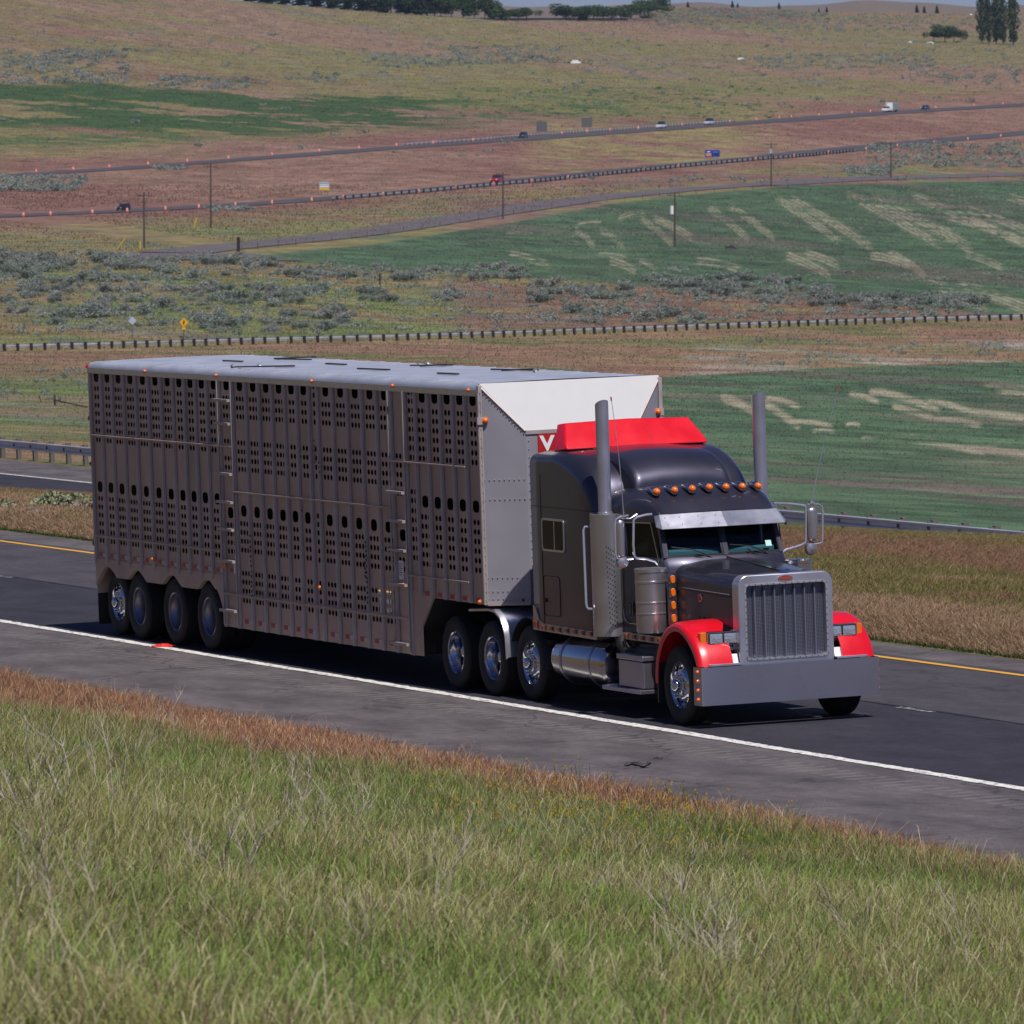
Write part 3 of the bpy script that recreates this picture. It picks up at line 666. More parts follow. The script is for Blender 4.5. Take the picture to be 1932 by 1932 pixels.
def wall(y, s, holes=True):
    mb = MB()
    def rectv(x0, x1, z0, z1): mb.add([(x0, y, z0), (x1, y, z0), (x1, y, z1), (x0, y, z1)], [(0, 1, 2, 3)])
    def holecell(x0, x1, z0, z1, cx, cz, rx, rz, n=16, sq=2.0):
        if x1 - x0 < 1e-4 or z1 - z0 < 1e-4: return
        out = []; inn = []; k_ = n // 4
        for (ax_, az, bx, bz) in ((x0, z0, x1, z0), (x1, z0, x1, z1), (x1, z1, x0, z1), (x0, z1, x0, z0)):
            for j in range(k_): f = j / k_; out.append((ax_ + (bx - ax_) * f, az + (bz - az) * f))
        for (px, pz) in out:
            qx = (px - (x0 + x1) / 2) / ((x1 - x0) / 2); qz = (pz - (z0 + z1) / 2) / ((z1 - z0) / 2); a = math.atan2(qz, qx)
            c_, s_ = math.cos(a), math.sin(a); r = (abs(c_) ** sq + abs(s_) ** sq) ** (-1 / sq); inn.append((cx + rx * r * c_, cz + rz * r * s_))
        vs = [(a, y, b) for a, b in out] + [(a, y, b) for a, b in inn] + [(a, y - s * .003, b) for a, b in inn]
        fs = [(j, (j + 1) % n, n + (j + 1) % n, n + j) for j in range(n)] + [(n + j, n + (j + 1) % n, 2 * n + (j + 1) % n, 2 * n + j) for j in range(n)]
        mb.add(vs, fs)
    for (x0, x1, sec, ns, big, zb) in cols:
        cells = [(z, 'b') for z in (sec['big'] if holes else [])] + [(z, 's') for z in (sec['sm'] if holes else [])]
        cells.sort(key=lambda c: -c[0]); top = TH - .07
        for z, kd in cells:
            hz = .115 if kd == 'b' else .0625
            z1 = min(top, z + hz); z0 = z - hz
            if top - z1 > 1e-4: rectv(x0, x1, z1, top)
            xc = (x0 + x1) / 2
            if kd == 'b': holecell(x0, x1, z0, z1, xc, z, .115, .082, 24, 3.0)
            else:
                sp = .127; hw = sp * ns / 2
                if xc - hw > x0: rectv(x0, xc - hw, z0, z1); rectv(xc + hw, x1, z0, z1)
                for q in range(ns):
                    a = xc - hw + q * sp; holecell(a, a + sp, z0, z1, a + sp / 2, z, .046, .040)
            top = z0
        rectv(x0, x1, zb, top)
    return mb
tb(wall(-TW, -1), 'side_wall', M_tral, smooth=0)
fw = MB(); fw.box(TXR, TX1, TW - .03, TW, 1.0, TH - .07); fw.box(-15.98, -8.6, TW - .032, TW - .002, .41, 1.0); tb(fw, 'side_wall', M_tral)
# skirt over the trailer wheels with four arches
sk = MB(); pr = [(-21.76, .74), (-21.63, .84), (-21.5, .93), (-21.36, 1.02), (-21.22, 1.055), (-21.08, 1.03), (-20.92, .97), (-20.8, .895)]
for c_ in (-19.83, -18.28, -16.74):
    pr += [(c_ - .46, .895), (c_ - .33, .96), (c_ - .2, 1.025), (c_ - .06, 1.05), (c_ + .08, 1.045), (c_ + .2, .99), (c_ + .32, .93), (c_ + .40, .895)]
pr = pr[:-1] + [(-16.36, .93), (-16.25, .83), (-16.16, .70), (-16.12, .55), (-16.10, .41), (-15.98, .41)]
tp = [(x, 1.16) for x, z in pr]; n_ = len(pr)
sk.add([(x, -TW - .012, z) for x, z in pr] + [(x, -TW - .012, z) for x, z in tp] + [(x, -TW + .05, z) for x, z in pr], [(j, j + 1, n_ + j + 1, n_ + j) for j in range(n_ - 1)] + [(j, j + 1, 2 * n_ + j + 1, 2 * n_ + j) for j in range(n_ - 1)])
tb(sk, 'wheel_skirt', M_tral, smooth=0)
# gooseneck corner behind the drive wheels
g = MB(); g.prism([(-8.26, -TW - .006, 1.30), (-7.86, -TW - .006, 1.22), (-8.52, -TW - .006, .60), (-8.60, -TW - .006, .40), (-8.66, -TW - .006, .40), (-8.66, -TW - .006, 1.30)], (0, .03, 0))
tb(g, 'gooseneck_panel', M_tral, smooth=0); g = MB(); g.prism([(-7.86, -TW + .03, 1.22), (-8.52, -TW + .03, .60), (-8.60, -TW + .03, .40), (-8.63, -TW + .03, .40), (-8.56, -TW + .03, .60), (-7.92, -TW + .03, 1.24)], (0, 2 * TW - .08, 0))
tb(g, 'belly_front', M_dark, smooth=0)
# interior, floors
it = MB(); it.box(TXR + .03, TX1 + .3, -.9, .9, 1.24, 1.3); it.box(-15.9, -8.7, -1.27, 1.27, .41, .47); it.box(TXR + .05, -16.0, -1.27, 1.27, 1.13, 1.19)
it.box(-8.6, TX1, -1.27, 1.27, 1.235, 1.29); it.box(TXR + .05, TX1, -1.26, 1.26, 2.66, 2.70); it.box(-15.9, -8.7, -1.26, 1.26, 1.36, 1.40)
for x in (-19.0, -15.95, -12.2, -8.65, -7.0): it.box(x - .02, x + .02, -1.26, 1.26, 1.2, 3.9)
tb(it, 'deck_floors', M_int, smooth=0)
# ribs
edges = sorted(set([round(c[0], 3) for c in cols] + [round(cols[-1][1], 3)]))
for x in edges:
    c_ = [c for c in cols if abs(c[0] - x) < .002 or abs(c[1] - x) < .002]; zb = min(c[5] for c in c_)
    if x < -16.1: zb = 1.08
    if x > -8.3: zb = 1.225
    wd = .055 if -21.6 < x < -6.1 else .05
    r = MB(); h = .032
    prf = [(-wd, 0), (-wd * .62, 0), (-wd * .5, -h), (wd * .5, -h), (wd * .62, 0), (wd, 0)]
    prf = [(a, b - .004) for a, b in prf]
    r.add([(x + a, -TW + b, zb) for a, b in prf] + [(x + a, -TW + b, TH - .10) for a, b in prf], [(j, j + 1, 7 + j, 6 + j) for j in range(5)] + [(0, 1, 2, 3, 4, 5)])
    k_ = int((TH - zb) / .12)
    for q in range(k_):
        z = zb + .06 + q * .12; r.box(x - wd * .92, x - wd * .72, -TW - .012, -TW - .003, z - .010, z + .010); r.box(x + wd * .72, x + wd * .92, -TW - .012, -TW - .003, z - .010, z + .010)
    tb(r, 'rib', M_rib, smooth=0)
# horizontal rub rails
def hrail(x0, x1, z): r = MB(); r.box(x0, x1, -TW - .054, -TW - .038, z - .013, z + .013); tb(r, 'rub_rail', M_tral, smooth=0, bevel=.006)
hrail(-21.72, -15.45, 3.045); hrail(-21.66, -15.98, 1.51); hrail(-15.42, -9.18, 2.395); hrail(-16.02, -8.66, .90); hrail(-9.18, -6.45, 3.04); hrail(-8.62, -6.45, 1.50)
# ladders
for (xa, xb, zs) in ((-16.0, -15.43, [3.72, 3.38, 2.65, 2.24, 1.84, 1.38, .66]), (-9.22, -8.66, [2.62, 2.23, 1.83, 1.36, .55])):
    l_ = MB()
    for x in (xa, xb): l_.box(x - .02, x + .02, -TW - .050, -TW - .040, .45, 4.0)
    for z in zs: l_.box(xa - .03, xb + .03, -TW - .11, -TW - .063, z - .02, z + .018)
    tb(l_, 'ladder', M_rib, smooth=0)
# conspicuity tape on the lower edge
for (x0, x1, sec, ns, big, zb) in cols:
    xc = (x0 + x1) / 2; z = 1.225 if x1 < -15.9 else (1.275 if x0 > -8.3 else .52)
    if -15.99 < x0 < -15.9: z = 1.24
    if -9.2 < x0 < -8.3 or big == 0: continue
    yy = -TW - (.016 if x1 < -15.9 and z < 1.3 else .004)
    for dx, M in ((-.10, M_taper), (.06, M_tapew)):
        t_ = MB(); t_.box(xc + dx - .0, xc + dx + .15, yy - .003, yy, z - .03, z + .03); tb(t_, 'reflective_tape', M, smooth=0)
# roof with rounded edges
rf = MB(); xs = [TXR, TX1]
prof = [(-TW - .02, TH - .13), (-TW - .025, TH - .05), (-TW - .005, TH - .005), (-TW + .04, TH + .022), (-TW + .12, TH + .032)] + [(y, TH + .032 + .012 * (1 - (y / 1.18) ** 2)) for y in np.linspace(-1.0, 1.0, 7)] + [(TW - .12, TH + .032), (TW - .04, TH + .022), (TW + .005, TH - .005), (TW + .025, TH - .05), (TW + .02, TH - .13)]
rf.add([(x, y, z) for x in xs for y, z in prof], [(j, j + 1, len(prof) + j + 1, len(prof) + j) for j in range(len(prof) - 1)])
tb(rf, 'roof', M_roof, smooth=50)
sm = MB()
for x in np.arange(TXR + .6, TX1, .61): sm.box(x - .012, x + .012, -TW + .13, TW - .13, TH + .026, TH + .040)

tr_l = MB(); tr_l.prism([(TXR, -TW - .026, TH - .14), (TXR, -TW - .036, TH - .13), (TXR, -TW - .038, TH - .055), (TXR, -TW - .027, TH - .05)], (TX1 - TXR, 0, 0)); tb(tr_l, 'top_rail', M_alu, smooth=0)
tb(sm, 'roof_seams', M_roof, smooth=0)
# hatch bars lying on the roof
def onroof(u, v): return onax(2, TH + .062, u, v)
zq = lambda a, b: (a / 1.4418 / 2.08075, (1200 + b / 1.4418) / 2.08075); z5 = lambda a, b: ((1100 + a / 1.38) / 2.08075, (1340 + b / 1.38) / 2.08075)
for (a, b, w_) in ((zq(1265, 311), zq(1372, 315), .07), (zq(1548, 299), zq(1790, 290), .05), (zq(1560, 301), zq(1760, 304), .05), (zq(1310, 347), zq(1665, 340), .05), (zq(1560, 343), zq(1665, 341), .1), (z5(422, 147), z5(590, 153), .07), (z5(705, 130), z5(935, 128), .05), (z5(760, 133), z5(900, 126), .1), (z5(855, 172), z5(963, 177), .07), (z5(1145, 151), z5(1395, 156), .06), (z5(1200, 158), z5(1370, 150), .05), (z5(250, 120), z5(355, 125), .07)):
    h_ = MB(); p, q = onroof(*a), onroof(*b); h_.bar(p, q, w_ * .6, .02); tb(h_, 'hatch_bar', M_dark, smooth=0)
for a in (zq(1318, 342), zq(1468, 338), z5(755, 125), z5(798, 118), z5(1382, 160)):
    p = onroof(*a); h_ = MB(); h_.lathe(p + V3(0, -.02, -.03), (0, 1, 0), [(.030, 0), (.055, 0), (.055, .03), (.030, .03), (.030, 0)], 14); tb(h_, 'lifting_eye', M_alu)
# corner post and nose
NX, NY, NZ = TX1 + .35, .80, 3.52
zb = 1.225
n1_ = MB(); n1_.add([(TX1, -TW, TH + .01), (TX1, -TW, zb), (NX, -NY, zb), (NX, -NY, NZ)], [(0, 1, 2, 3)]); n1_.add([(NX, -NY, zb), (NX, NY, zb), (NX, NY, NZ), (NX, -NY, NZ)], [(0, 1, 2, 3)])
n1_.add([(TX1, TW, TH + .01), (TX1, TW, zb), (NX, NY, zb), (NX, NY, NZ)], [(3, 2, 1, 0)]); n1_.add([(TX1, -TW, zb), (NX, -NY, zb), (NX, NY, zb), (TX1, TW, zb)], [(0, 1, 2, 3)])
tb(n1_, 'nose', M_nose, smooth=0)
s_ = MB(); e_ = .008; s_.prism([(TX1 + e_, -TW, TH + .03), (NX + e_, -NY, NZ), (NX + e_, NY, NZ), (TX1 + e_, TW, TH + .03)], (-.02, 0, -.01)); tb(s_, 'nose_slope', M_slope, smooth=0)
tr = MB(); tr.bar((TX1 + .01, -TW - .005, TH), (TX1 + .01, -TW - .005, zb), .05, .05); tr.bar((TX1, -TW, TH), (NX, -NY, NZ), .03, .03, (0, 1, 0)); tr.bar((TX1, TW, TH), (NX, NY, NZ), .03, .03, (0, 1, 0)); tr.bar((TX1 + .02, TW, TH), (TX1 + .02, TW, zb), .05, .05)
tr.bar((NX + .006, -NY, NZ - .02), (NX + .006, NY, NZ - .02), .02, .05); tr.bar((TX1, -TW, zb + .01), (NX, -NY, zb + .01), .03, .05); tr.bar((NX, -NY, zb + .01), (NX, NY, zb + .01), .03, .05)
tb(tr, 'nose_trim', M_rib, smooth=0)
rv = MB(); dgn = V3(NX - TX1, TW - NY, 0); nn = unit(V3(TW - NY, -(NX - TX1), 0))
for zr in (1.30, 1.40, 1.58, 2.62, 2.88):
    for i in range(9): p = V3(TX1, -TW, zr) + dgn * (i + .5) / 9; rv.ball(p + nn * .004, .011, 6)
for z in np.arange(1.3, 3.4, .11): rv.ball((NX + .004, -NY + .04, z), .010, 6); rv.ball((NX + .004, -NY + .18, z), .010, 6)
for i in range(16):
    p = V3(TX1, -TW, TH) + (V3(NX, -NY, NZ) - V3(TX1, -TW, TH)) * (i + .5) / 16 + V3(0, .0, -.05); rv.ball(p + nn * .006, .011, 6)
tb(rv, 'rivets', M_alu)['kind'] = 'stuff'
sg_ = MB(); sg_.box(NX + .004, NX + .014, -.63, .63, 3.20, 3.49); sgn = tb(sg_, 'name_board', M_sign, smooth=0)
text_mesh('lettering', 'V', .27, M_white, sgn, (NX + .018, -.50, 3.335), (R_(90), 0, R_(90)), .002, 0, TO).scale = (1.15, 1, 1)
# marker lamps
def lamp(mbpos, M, r=.027, d=(0, -1, 0), parent=T, org=TO, name='marker_lamp', base=True):
    l_ = MB(); l_.lathe(mbpos, d, [(r * 1.25, 0), (r * 1.25, .012), (r, .014), (r, .03), (r * .75, .045), (r * .4, .052), (1e-4, .054)], 14); l_.v = [tuple(mbpos[k] + (q[k] - mbpos[k]) * (min(1, r * 24) if abs(d[k]) > .5 else 1) for k in range(3)) for q in l_.v]; l_.build(name, M, parent, org)
for u, v in ((580, 224), (865, 265), (1239, 1)):
    pass
for x in (-19.1, -16.0, -12.1, -9.0, -6.25): lamp((x, -TW - .03, TH - .06), M_amber)
for z in (TH - .04, 3.3, 2.6, 1.95, 1.38): lamp((TXR - .0, -TW - .005, z), M_reda, .035, (-.5, -1, 0))
for (x, z) in ((-19.0, 1.26), (-12.0, 1.17), (-15.9, 1.31), (-8.78, 1.36), (-6.05, 1.26)): lamp((x, -TW - .05, z), M_amber, .030)
for s in (-1, 1):
    lb = MB(); lb.box(TX1 + .04, TX1 + .055, s * 1.30 - .06 if s < 0 else 1.2, s * 1.18 if s < 0 else 1.34, 3.62, 3.72); tb(lb, 'lamp_bracket', M_rib, smooth=0)
    lamp((TX1 + .055, s * 1.25, 3.70 - .03), M_amber, .035, (1, 0, 0))
pl_ = MB(); pl_.box(-15.62, -15.48, -TW - .01, -TW - .004, 1.20, 1.36); pl_.box(-9.08, -8.9, -TW - .01, -TW - .004, 1.42, 1.68); tb(pl_, 'notice_plate', M_white, smooth=0)
pm = MB()
for k_ in range(6): pm.box(-9.06, -8.93 - (.03 if k_ % 2 else 0), -TW - .013, -TW - .0105, 1.63 - k_ * .03, 1.638 - k_ * .03)
tb(pm, 'notice_text', M_dark, smooth=0)
# rust streaks / dents on the panels
sp = MB()
for (x, z0, z1) in ((-12.05, 2.9, 3.25), (-12.6, 3.0, 3.1), (-11.9, 2.75, 2.95), (-10.2, 1.0, 1.9), (-14.8, .9, 1.8), (-12.65, 2.2, 2.25), (-10.25, 1.4, 1.7)):
    z = z1
    while z > z0: sp.box(x + random.uniform(-.012, .012), x + random.uniform(.014, .03), -TW - .058, -TW - .046, z - .035, z); z -= random.uniform(.05, .09)
tb(sp, 'scuffs', M_seam, smooth=0)
# rear flap, running gear
fl = MB(); fl.box(-21.80, -21.78, -1.28, -.62, .14, .74); tb(fl, 'mud_flap', M_blk, smooth=0); fl = MB(); fl.box(-21.80, -21.78, .62, 1.28, .14, .74); tb(fl, 'mud_flap', M_blk, smooth=0)
rd = MB(); rd.box(TXR, TXR + .03, -TW, TW, .62, TH - .08); tb(rd, 'rear_gate', M_tral, smooth=0)
for x in (-21.15, -19.98, -18.36, -16.9): ax_ = MB(); ax_.cyl((x, -1.0, .5), (x, 1.0, .5), .07, 12); tb(ax_, 'axle', M_dark)
ax_ = MB()
ax_.box(-21.7, -16.3, -.5, .5, .70, 1.1); ax_.box(-21.7, -16.2, -1.2, 1.2, 1.06, 1.12); tb(ax_, 'axle_frame', M_dark, smooth=0); ax_ = MB(); ax_.box(-8.5, -6.2, -.45, .45, 1.08, 1.23); ax_.box(-8.55, -8.35, -1.1, 1.1, .45, 1.2)
tb(ax_, 'axle_frame', M_dark, smooth=30)
for s in (-1, 1):
    wheel(T, TO, -21.12, s * 1.20, s, 'disc')
    for x in (-19.98, -18.38, -16.90): wheel(T, TO, x, s * 1.27, s, 'trailer')

# ================================================================== TRACTOR
KO = (-2.5, 0, 0)
K = empty('semi_truck', KO, 0, 'long-nosed dark grey semi truck with red fenders and red roof deflector', 'semi truck')
def kb(mb, name, M, parent=K, org=KO, **k): return mb.build(name, M, parent, org, **k)
# frame
fr = MB(); fr.box(-8.2, .6, -.45, -.35, .62, .92); fr.box(-8.2, .6, .35, .45, .62, .92); fr.cyl((0, -1, .5), (0, 1, .5), .06)
for x in (-7.40, -6.10, -4.92): fr.cyl((x, -.95, .5), (x, .95, .5), .09)
fr.box(-7.4, -6.2, -.5, .5, .95, 1.1); fr.box(-2.2, .4, -.5, .5, .45, 1.0); fr.box(-4.6, -1.0, -.85, .85, .7, .98)
kb(fr, 'chassis', M_dark, smooth=0)
# hood
def hood_sec(x, w_, zt, crown, r=.17, zb=.98):
    pts = [(-w_, zb), (-w_ * 1.0, zt - r)]
    for k_ in range(1, 6): a = R_(180 - 90 * k_ / 6); pts.append((-w_ + r + r * math.cos(a), zt - r + r * math.sin(a)))
    pts += [(-w_ + r, zt), (-w_ * .4, zt + crown * .8), (0, zt + crown)]
    pts += [(-a, b) for a, b in pts[::-1][1:]]
    return [(x, a, b) for a, b in pts]
hd = MB(); hd.loft([hood_sec(.60, .625, 1.865, .035), hood_sec(.2, .66, 1.885, .04), hood_sec(-.4, .71, 1.91, .045), hood_sec(-.95, .76, 1.94, .05, .20), hood_sec(-1.12, .78, 1.96, .05, .22)])
hood = kb(hd, 'hood', M_paint, smooth=40)
hs = MB(); hs.bar((.6, 0, 1.905), (-1.1, 0, 2.016), .016, .012)
for s in (-1, 1): hs.bar((.6, s * .628, 1.60), (-.9, s * .758, 1.66), .004, .012)
kb(hs, 'hinge_strip', M_seam, hood, smooth=0)
rv = MB()
for i in range(34): f = i / 33; rv.ball((.56 - 1.3 * f, -.631 - .115 * f, 1.63 + .04 * f), .006, 5)
kb(rv, 'rivets', M_alu, hood)
em = MB(); em.lathe((-.28, -.705, 1.56), (0, -1, 0), [(.075, -.01), (.075, .012), (.06, .016)], 20); em.v = [(x_ * 1. , y_, 1.56 + (z_ - 1.56) * .62) for x_, y_, z_ in em.v]; kb(em, 'badge_rim', M_chrome, hood)
em = MB(); em.lathe((-.28, -.705, 1.56), (0, -1, 0), [(1e-4, .017), (.062, .017), (.062, .0)], 20); em.v = [(x_, y_, 1.56 + (z_ - 1.56) * .62) for x_, y_, z_ in em.v]; kb(em, 'badge', M_sign, hood)
vt_ = MB()
for x in (-.35, -.16): vt_.box(x - .07, x + .07, -.706 - (-.35 - x) * .0, -.690, 1.30, 1.33)
kb(vt_, 'hood_vent', M_seam, hood, smooth=0)
# grille shell
o1 = rrect(0, 1.315, .645, .565, .03, 5, .13); i1 = rrect(.0, 1.295, .545, .455, .045, 5, .045)
gs_ = MB(); gs_.ring([(.745, a, b) for a, b in o1], [(.745, a, b) for a, b in i1])
gs_.add([(.745, a, b) for a, b in o1] + [(.56, a * 1.0, b) for a, b in o1], [(j, (j + 1) % len(o1), len(o1) + (j + 1) % len(o1), len(o1) + j) for j in range(len(o1))])
gs_.add([(.745, a, b) for a, b in i1] + [(.66, a, b) for a, b in i1], [(j, (j + 1) % len(i1), len(i1) + (j + 1) % len(i1), len(i1) + j) for j in range(len(i1))])
shell = kb(gs_, 'grille_shell', M_alu, smooth=35, bevel=.012)
i2 = rrect(.0, 1.295, .565, .475, .055, 5, .055); bz = MB(); bz.ring([(.758, a, b) for a, b in i2], [(.758, a, b) for a, b in i1], (-.014, 0, 0)); kb(bz, 'grille_bezel', M_tubes, smooth=30)
gm = MB(); gm.box(.665, .672, -.55, .55, .83, 1.76); gr_ = kb(gm, 'grille', M_grille, smooth=0)
for i in range(7):
    y = -.55 + 1.10 * (i + 1) / 8; b_ = MB()
    b_.prism([(.674, y - .020, .845), (.716, y - .008, .845), (.716, y + .008, .845), (.674, y + .020, .845)], (0, 0, .84)); b_.add([(.674, y - .026, 1.685), (.716, y - .012, 1.685), (.716, y + .012, 1.685), (.674, y + .026, 1.685), (.680, y, 1.74)], [(0, 1, 4), (1, 2, 4), (2, 3, 4)])
    kb(b_, 'grille_bar', M_bump, gr_, smooth=0)
em = MB(); ov = [(.748, .1 * math.cos(a), 1.822 + .036 * math.sin(a)) for a in np.linspace(0, 2 * math.pi, 29)[:-1]]; em.prism(ov, (.010, 0, 0)); e1 = kb(em, 'emblem', M_chrome, smooth=20)
em = MB(); em.prism([(.7585, y * .88, 1.822 + (z - 1.822) * .85) for _, y, z in ov], (.003, 0, 0)); kb(em, 'emblem_face', M_sign, e1, smooth=20)
text_mesh('lettering', 'Peterbilt', .048, M_chrome, e1, (.7625, 0, 1.822), (R_(90), 0, R_(90)), .0008, .35, KO)
orn = MB(); orn.loft([[(.70, -.075, 1.925), (.70, .075, 1.925), (.73, .075, 1.915), (.73, -.075, 1.915)], [(.735, -.012, 1.895), (.735, .012, 1.895), (.745, .012, 1.86), (.745, -.012, 1.86)]]); orn.box(.60, .72, -.012, .012, 1.895, 1.925); kb(orn, 'hood_ornament', M_chrome, smooth=0)
bt = MB()
for i in range(12): 
    for s in (-1, 1): bt.ball((.76, s * .555, .86 + i * .08), .008, 6)
for i in range(13):
    for z in (.829, 1.761): bt.ball((.76, -.5 + i / 12, z), .008, 6)
kb(bt, 'bezel_bolts', M_dark, shell)
# bumper
bp_ = MB(); bp_.loft([[(.60, -1.235, .30), (.60, -1.235, .765), (.62, -1.23, .765), (.62, -1.23, .30)], [(.83, -1.235, .30), (.83, -1.235, .765), (.84, -1.205, .765), (.84, -1.205, .30)]], caps=False)
bp_.v = []; bp_.f = []
pl = [(.60, -1.225), (.80, -1.225), (.822, -1.215), (.83, -1.19), (.835, -.8), (.84, 0), (.835, .8), (.83, 1.19), (.822, 1.215), (.80, 1.225), (.60, 1.225)]
pin = [(.60, -1.21), (.79, -1.21), (.81, -1.2), (.815, -1.18), (.82, -.8), (.825, 0), (.82, .8), (.815, 1.18), (.81, 1.2), (.79, 1.21), (.60, 1.21)]
bp_.loft([[(x, y, .295) for x, y in pl + pin[::-1]], [(x, y, .770) for x, y in pl + pin[::-1]]])
bump = kb(bp_, 'bumper', M_bump, smooth=30)
for s in (-1, 1):
    for k_ in range(4): lamp((.74, s * 1.225, .37 + k_ * .115), M_amber, .024, (0, s, 0), bump, KO)
# tow brackets / plates over the bumper
for s in (-1, 1):
    b_ = MB(); b_.prism([(.62, s * .66, .775), (.80, s * .66, .775), (.80, s * 1.06, .775), (.78, s * 1.09, .775), (.62, s * 1.09, .775)], (0, 0, .028)); kb(b_, 'bumper_step', M_alu, smooth=0, bevel=.004)
    b_ = MB(); b_.prism([(.70, s * .66, .80), (.70, s * .86, .80), (.66, s * .80, .91), (.66, s * .66, .91)], (.02, 0, 0)); kb(b_, 'tow_bracket', M_white, smooth=0)
# fenders
def fender(s):
    mb = MB(); secs = []
    for i in range(30):
        a = R_(-2 + (186 - -2) * i / 29); c = math.cos(a); sn = math.sin(a)
        rr = .695 + .03 * math.exp(-((a - R_(90)) / .7) ** 2) - (.0 if a < math.pi else .02 * (a - math.pi))
        ctr = (0.03, .56); front = max(0, c); insf = lambda c_, s_: .64 + (.11 if c_ > .55 else .11 * max(0, c_ - .3) / .25 if c_ > .3 else 0)
        def P(r, y): return (ctr[0] + r * c, s * y, ctr[1] + r * sn)
        secs.append([P(rr - .10, 1.195), P(rr - .045, 1.21), P(rr - .01, 1.195), P(rr + .012, 1.15), P(rr + .022 , 1.05), P(rr + .03, .85), P(rr + .03, insf(c, sn)), P(rr + .0, insf(c, sn)), P(rr - .005, 1.10), P(rr - .03, 1.17)])
    # drop the front end straight to the bumper, square the leading corner a little
    mb.loft(secs)
    vs = []
    for (x, y, z) in mb.v:
        if z < .80 and x > 0: z = max(z, .775)
        if x > .3: x = x + .05 * min(1, (x - .3) / .3); 
        vs.append((x, y, z))
    mb.v = vs
    return kb(mb, 'fender', M_red, smooth=45)
for s in (-1, 1): fender(s)
for s in (-1, 1):   # rear lip of the fender and splash panel
    b_ = MB(); b_.box(-.95, -.68, s * .55, s * .9, .45, 1.05); b_.box(-.64, .6, s * .52, s * .56, .6, 1.2); b_.box(-.64, -.6, s * .55, s * 1.18, .25, .75); kb(b_, 'splash_guard', M_blk, smooth=0)
# headlights
for s in (-1, 1):
    h = MB(); prf = rrect(s * .815, 1.105, .215, .088, .02, 3); h.loft([[(.50, a, b) for a, b in prf], [(.60, a, b) for a, b in prf], [(.615, s * .815 + (a - s * .815) * .97, 1.105 + (b - 1.105) * .95) for a, b in prf]]); hl = kb(h, 'headlight', M_chrome, smooth=40)
    h = MB(); h.prism([(.616, s * .815 + (a - s * .815) * .93, 1.105 + (b - 1.105) * .88) for a, b in prf], (.002, 0, 0)); kb(h, 'inner_bezel', M_dark, hl, smooth=0)
    for dy in (-.098, .098):
        l2 = rrect(s * .815 + dy, 1.105, .085, .062, .014, 3); h = MB(); h.loft([[(.618, a, b) for a, b in l2], [(.630, a, b) for a, b in l2], [(.637, s * .815 + dy + (a - s * .815 - dy) * .7, 1.105 + (b - 1.105) * .7) for a, b in l2]]); kb(h, 'lens', M_lens, hl, smooth=30)
    h = MB(); y0 = s * 1.035; h.loft([[(.50, y0, 1.02), (.50, y0, 1.195), (.50, y0 + s * .075, 1.185), (.50, y0 + s * .075, 1.03)], [(.60, y0, 1.02), (.60, y0, 1.195), (.585, y0 + s * .075, 1.185), (.585, y0 + s * .075, 1.03)]]); kb(h, 'turn_signal', M_amber, smooth=0, bevel=.008)
    h = MB(); h.prism([(.52, s * .60, .96), (.56, s * .66, .94), (.56, s * .74, .98), (.56, s * .98, 1.015), (.52, s * .98, 1.015)], (0, 0, .04) ); h.box(.50, .58, s * .60 if s > 0 else s * .66, s * .66 if s > 0 else s * .60, .96, 1.2); kb(h, 'headlight_bracket', M_alu, smooth=0)
# cab: lofted in plan sections by height
def plan(z, xf, wf, xr, wr, r=.05, vee=.07):
    """horizontal outline: windshield side xf (half width wf) to the back xr (half width wr)"""
    h = [(xr, -wr), (xr + .5, -wr), ((xr + xf) / 2, -(wr * .55 + wf * .45) - .02), (xf - .14, -wf - .025), (xf - .05, -wf - .012), (xf, -wf + .04), (xf + vee * .7, -wf * .45), (xf + vee, 0)]
    return [(x, y, z) for x, y in h] + [(x, -y, z) for x, y in h[::-1][1:]]
cb = MB()
XRR = -2.62
cb.loft([plan(.98, -.98, .82, XRR, 1.0, vee=.02), plan(1.5, -.98, .82, XRR, 1.0, vee=.02), plan(1.90, -1.0, .83, XRR, 1.0, vee=.05), plan(1.99, -1.06, .825, XRR, 1.0), plan(2.03, -1.10, .82, XRR, .995)])
kb(cb, 'cab', M_paint, smooth=35)
# pillars, upper part
ws0 = dict(z=2.03, xf=-1.10, wf=.82); ws1 = dict(z=2.47, xf=-1.30, wf=.80)
up = MB()
for s in (-1, 1):
    up.bar((-1.13, s * .80, 2.02), (-1.33, s * .785, 2.50), .06, .07, (1, 0, 0)); kb(up, 'pillar', M_paint, smooth=0); up = MB(); up.bar((-2.02, s * .955, 2.02), (-2.06, s * .93, 2.50), .07, .05, (1, 0, 0)); kb(up, 'pillar', M_paint, smooth=0); up = MB()
    up.prism([(-2.62, s * .97, 2.0), (-2.02, s * .95, 2.0), (-2.05, s * .93, 2.52), (-2.62, s * .95, 2.52)], (0, -s * .03, 0)); kb(up, 'rear_quarter', M_paint, smooth=0); up = MB()
up.bar((-1.035, 0, 2.03), (-1.24, 0, 2.50), .045, .03, (1, 0, 0))
kb(up, 'windshield_post', M_paint, smooth=0)
rfm = MB()
def roofsec(x, w_, zb_, zt, r): 
    pts = [(-w_, zb_)]
    for k_ in range(7): a = R_(180 - 90 * k_ / 6); pts.append((-w_ + r * 1.3 + r * 1.3 * math.cos(a), zt - r + r * math.sin(a)))
    pts += [(-w_ * .4, zt + .02), (0, zt + .025)]; pts += [(-a, b) for a, b in pts[::-1][1:]]; return [(x, a, b) for a, b in pts]
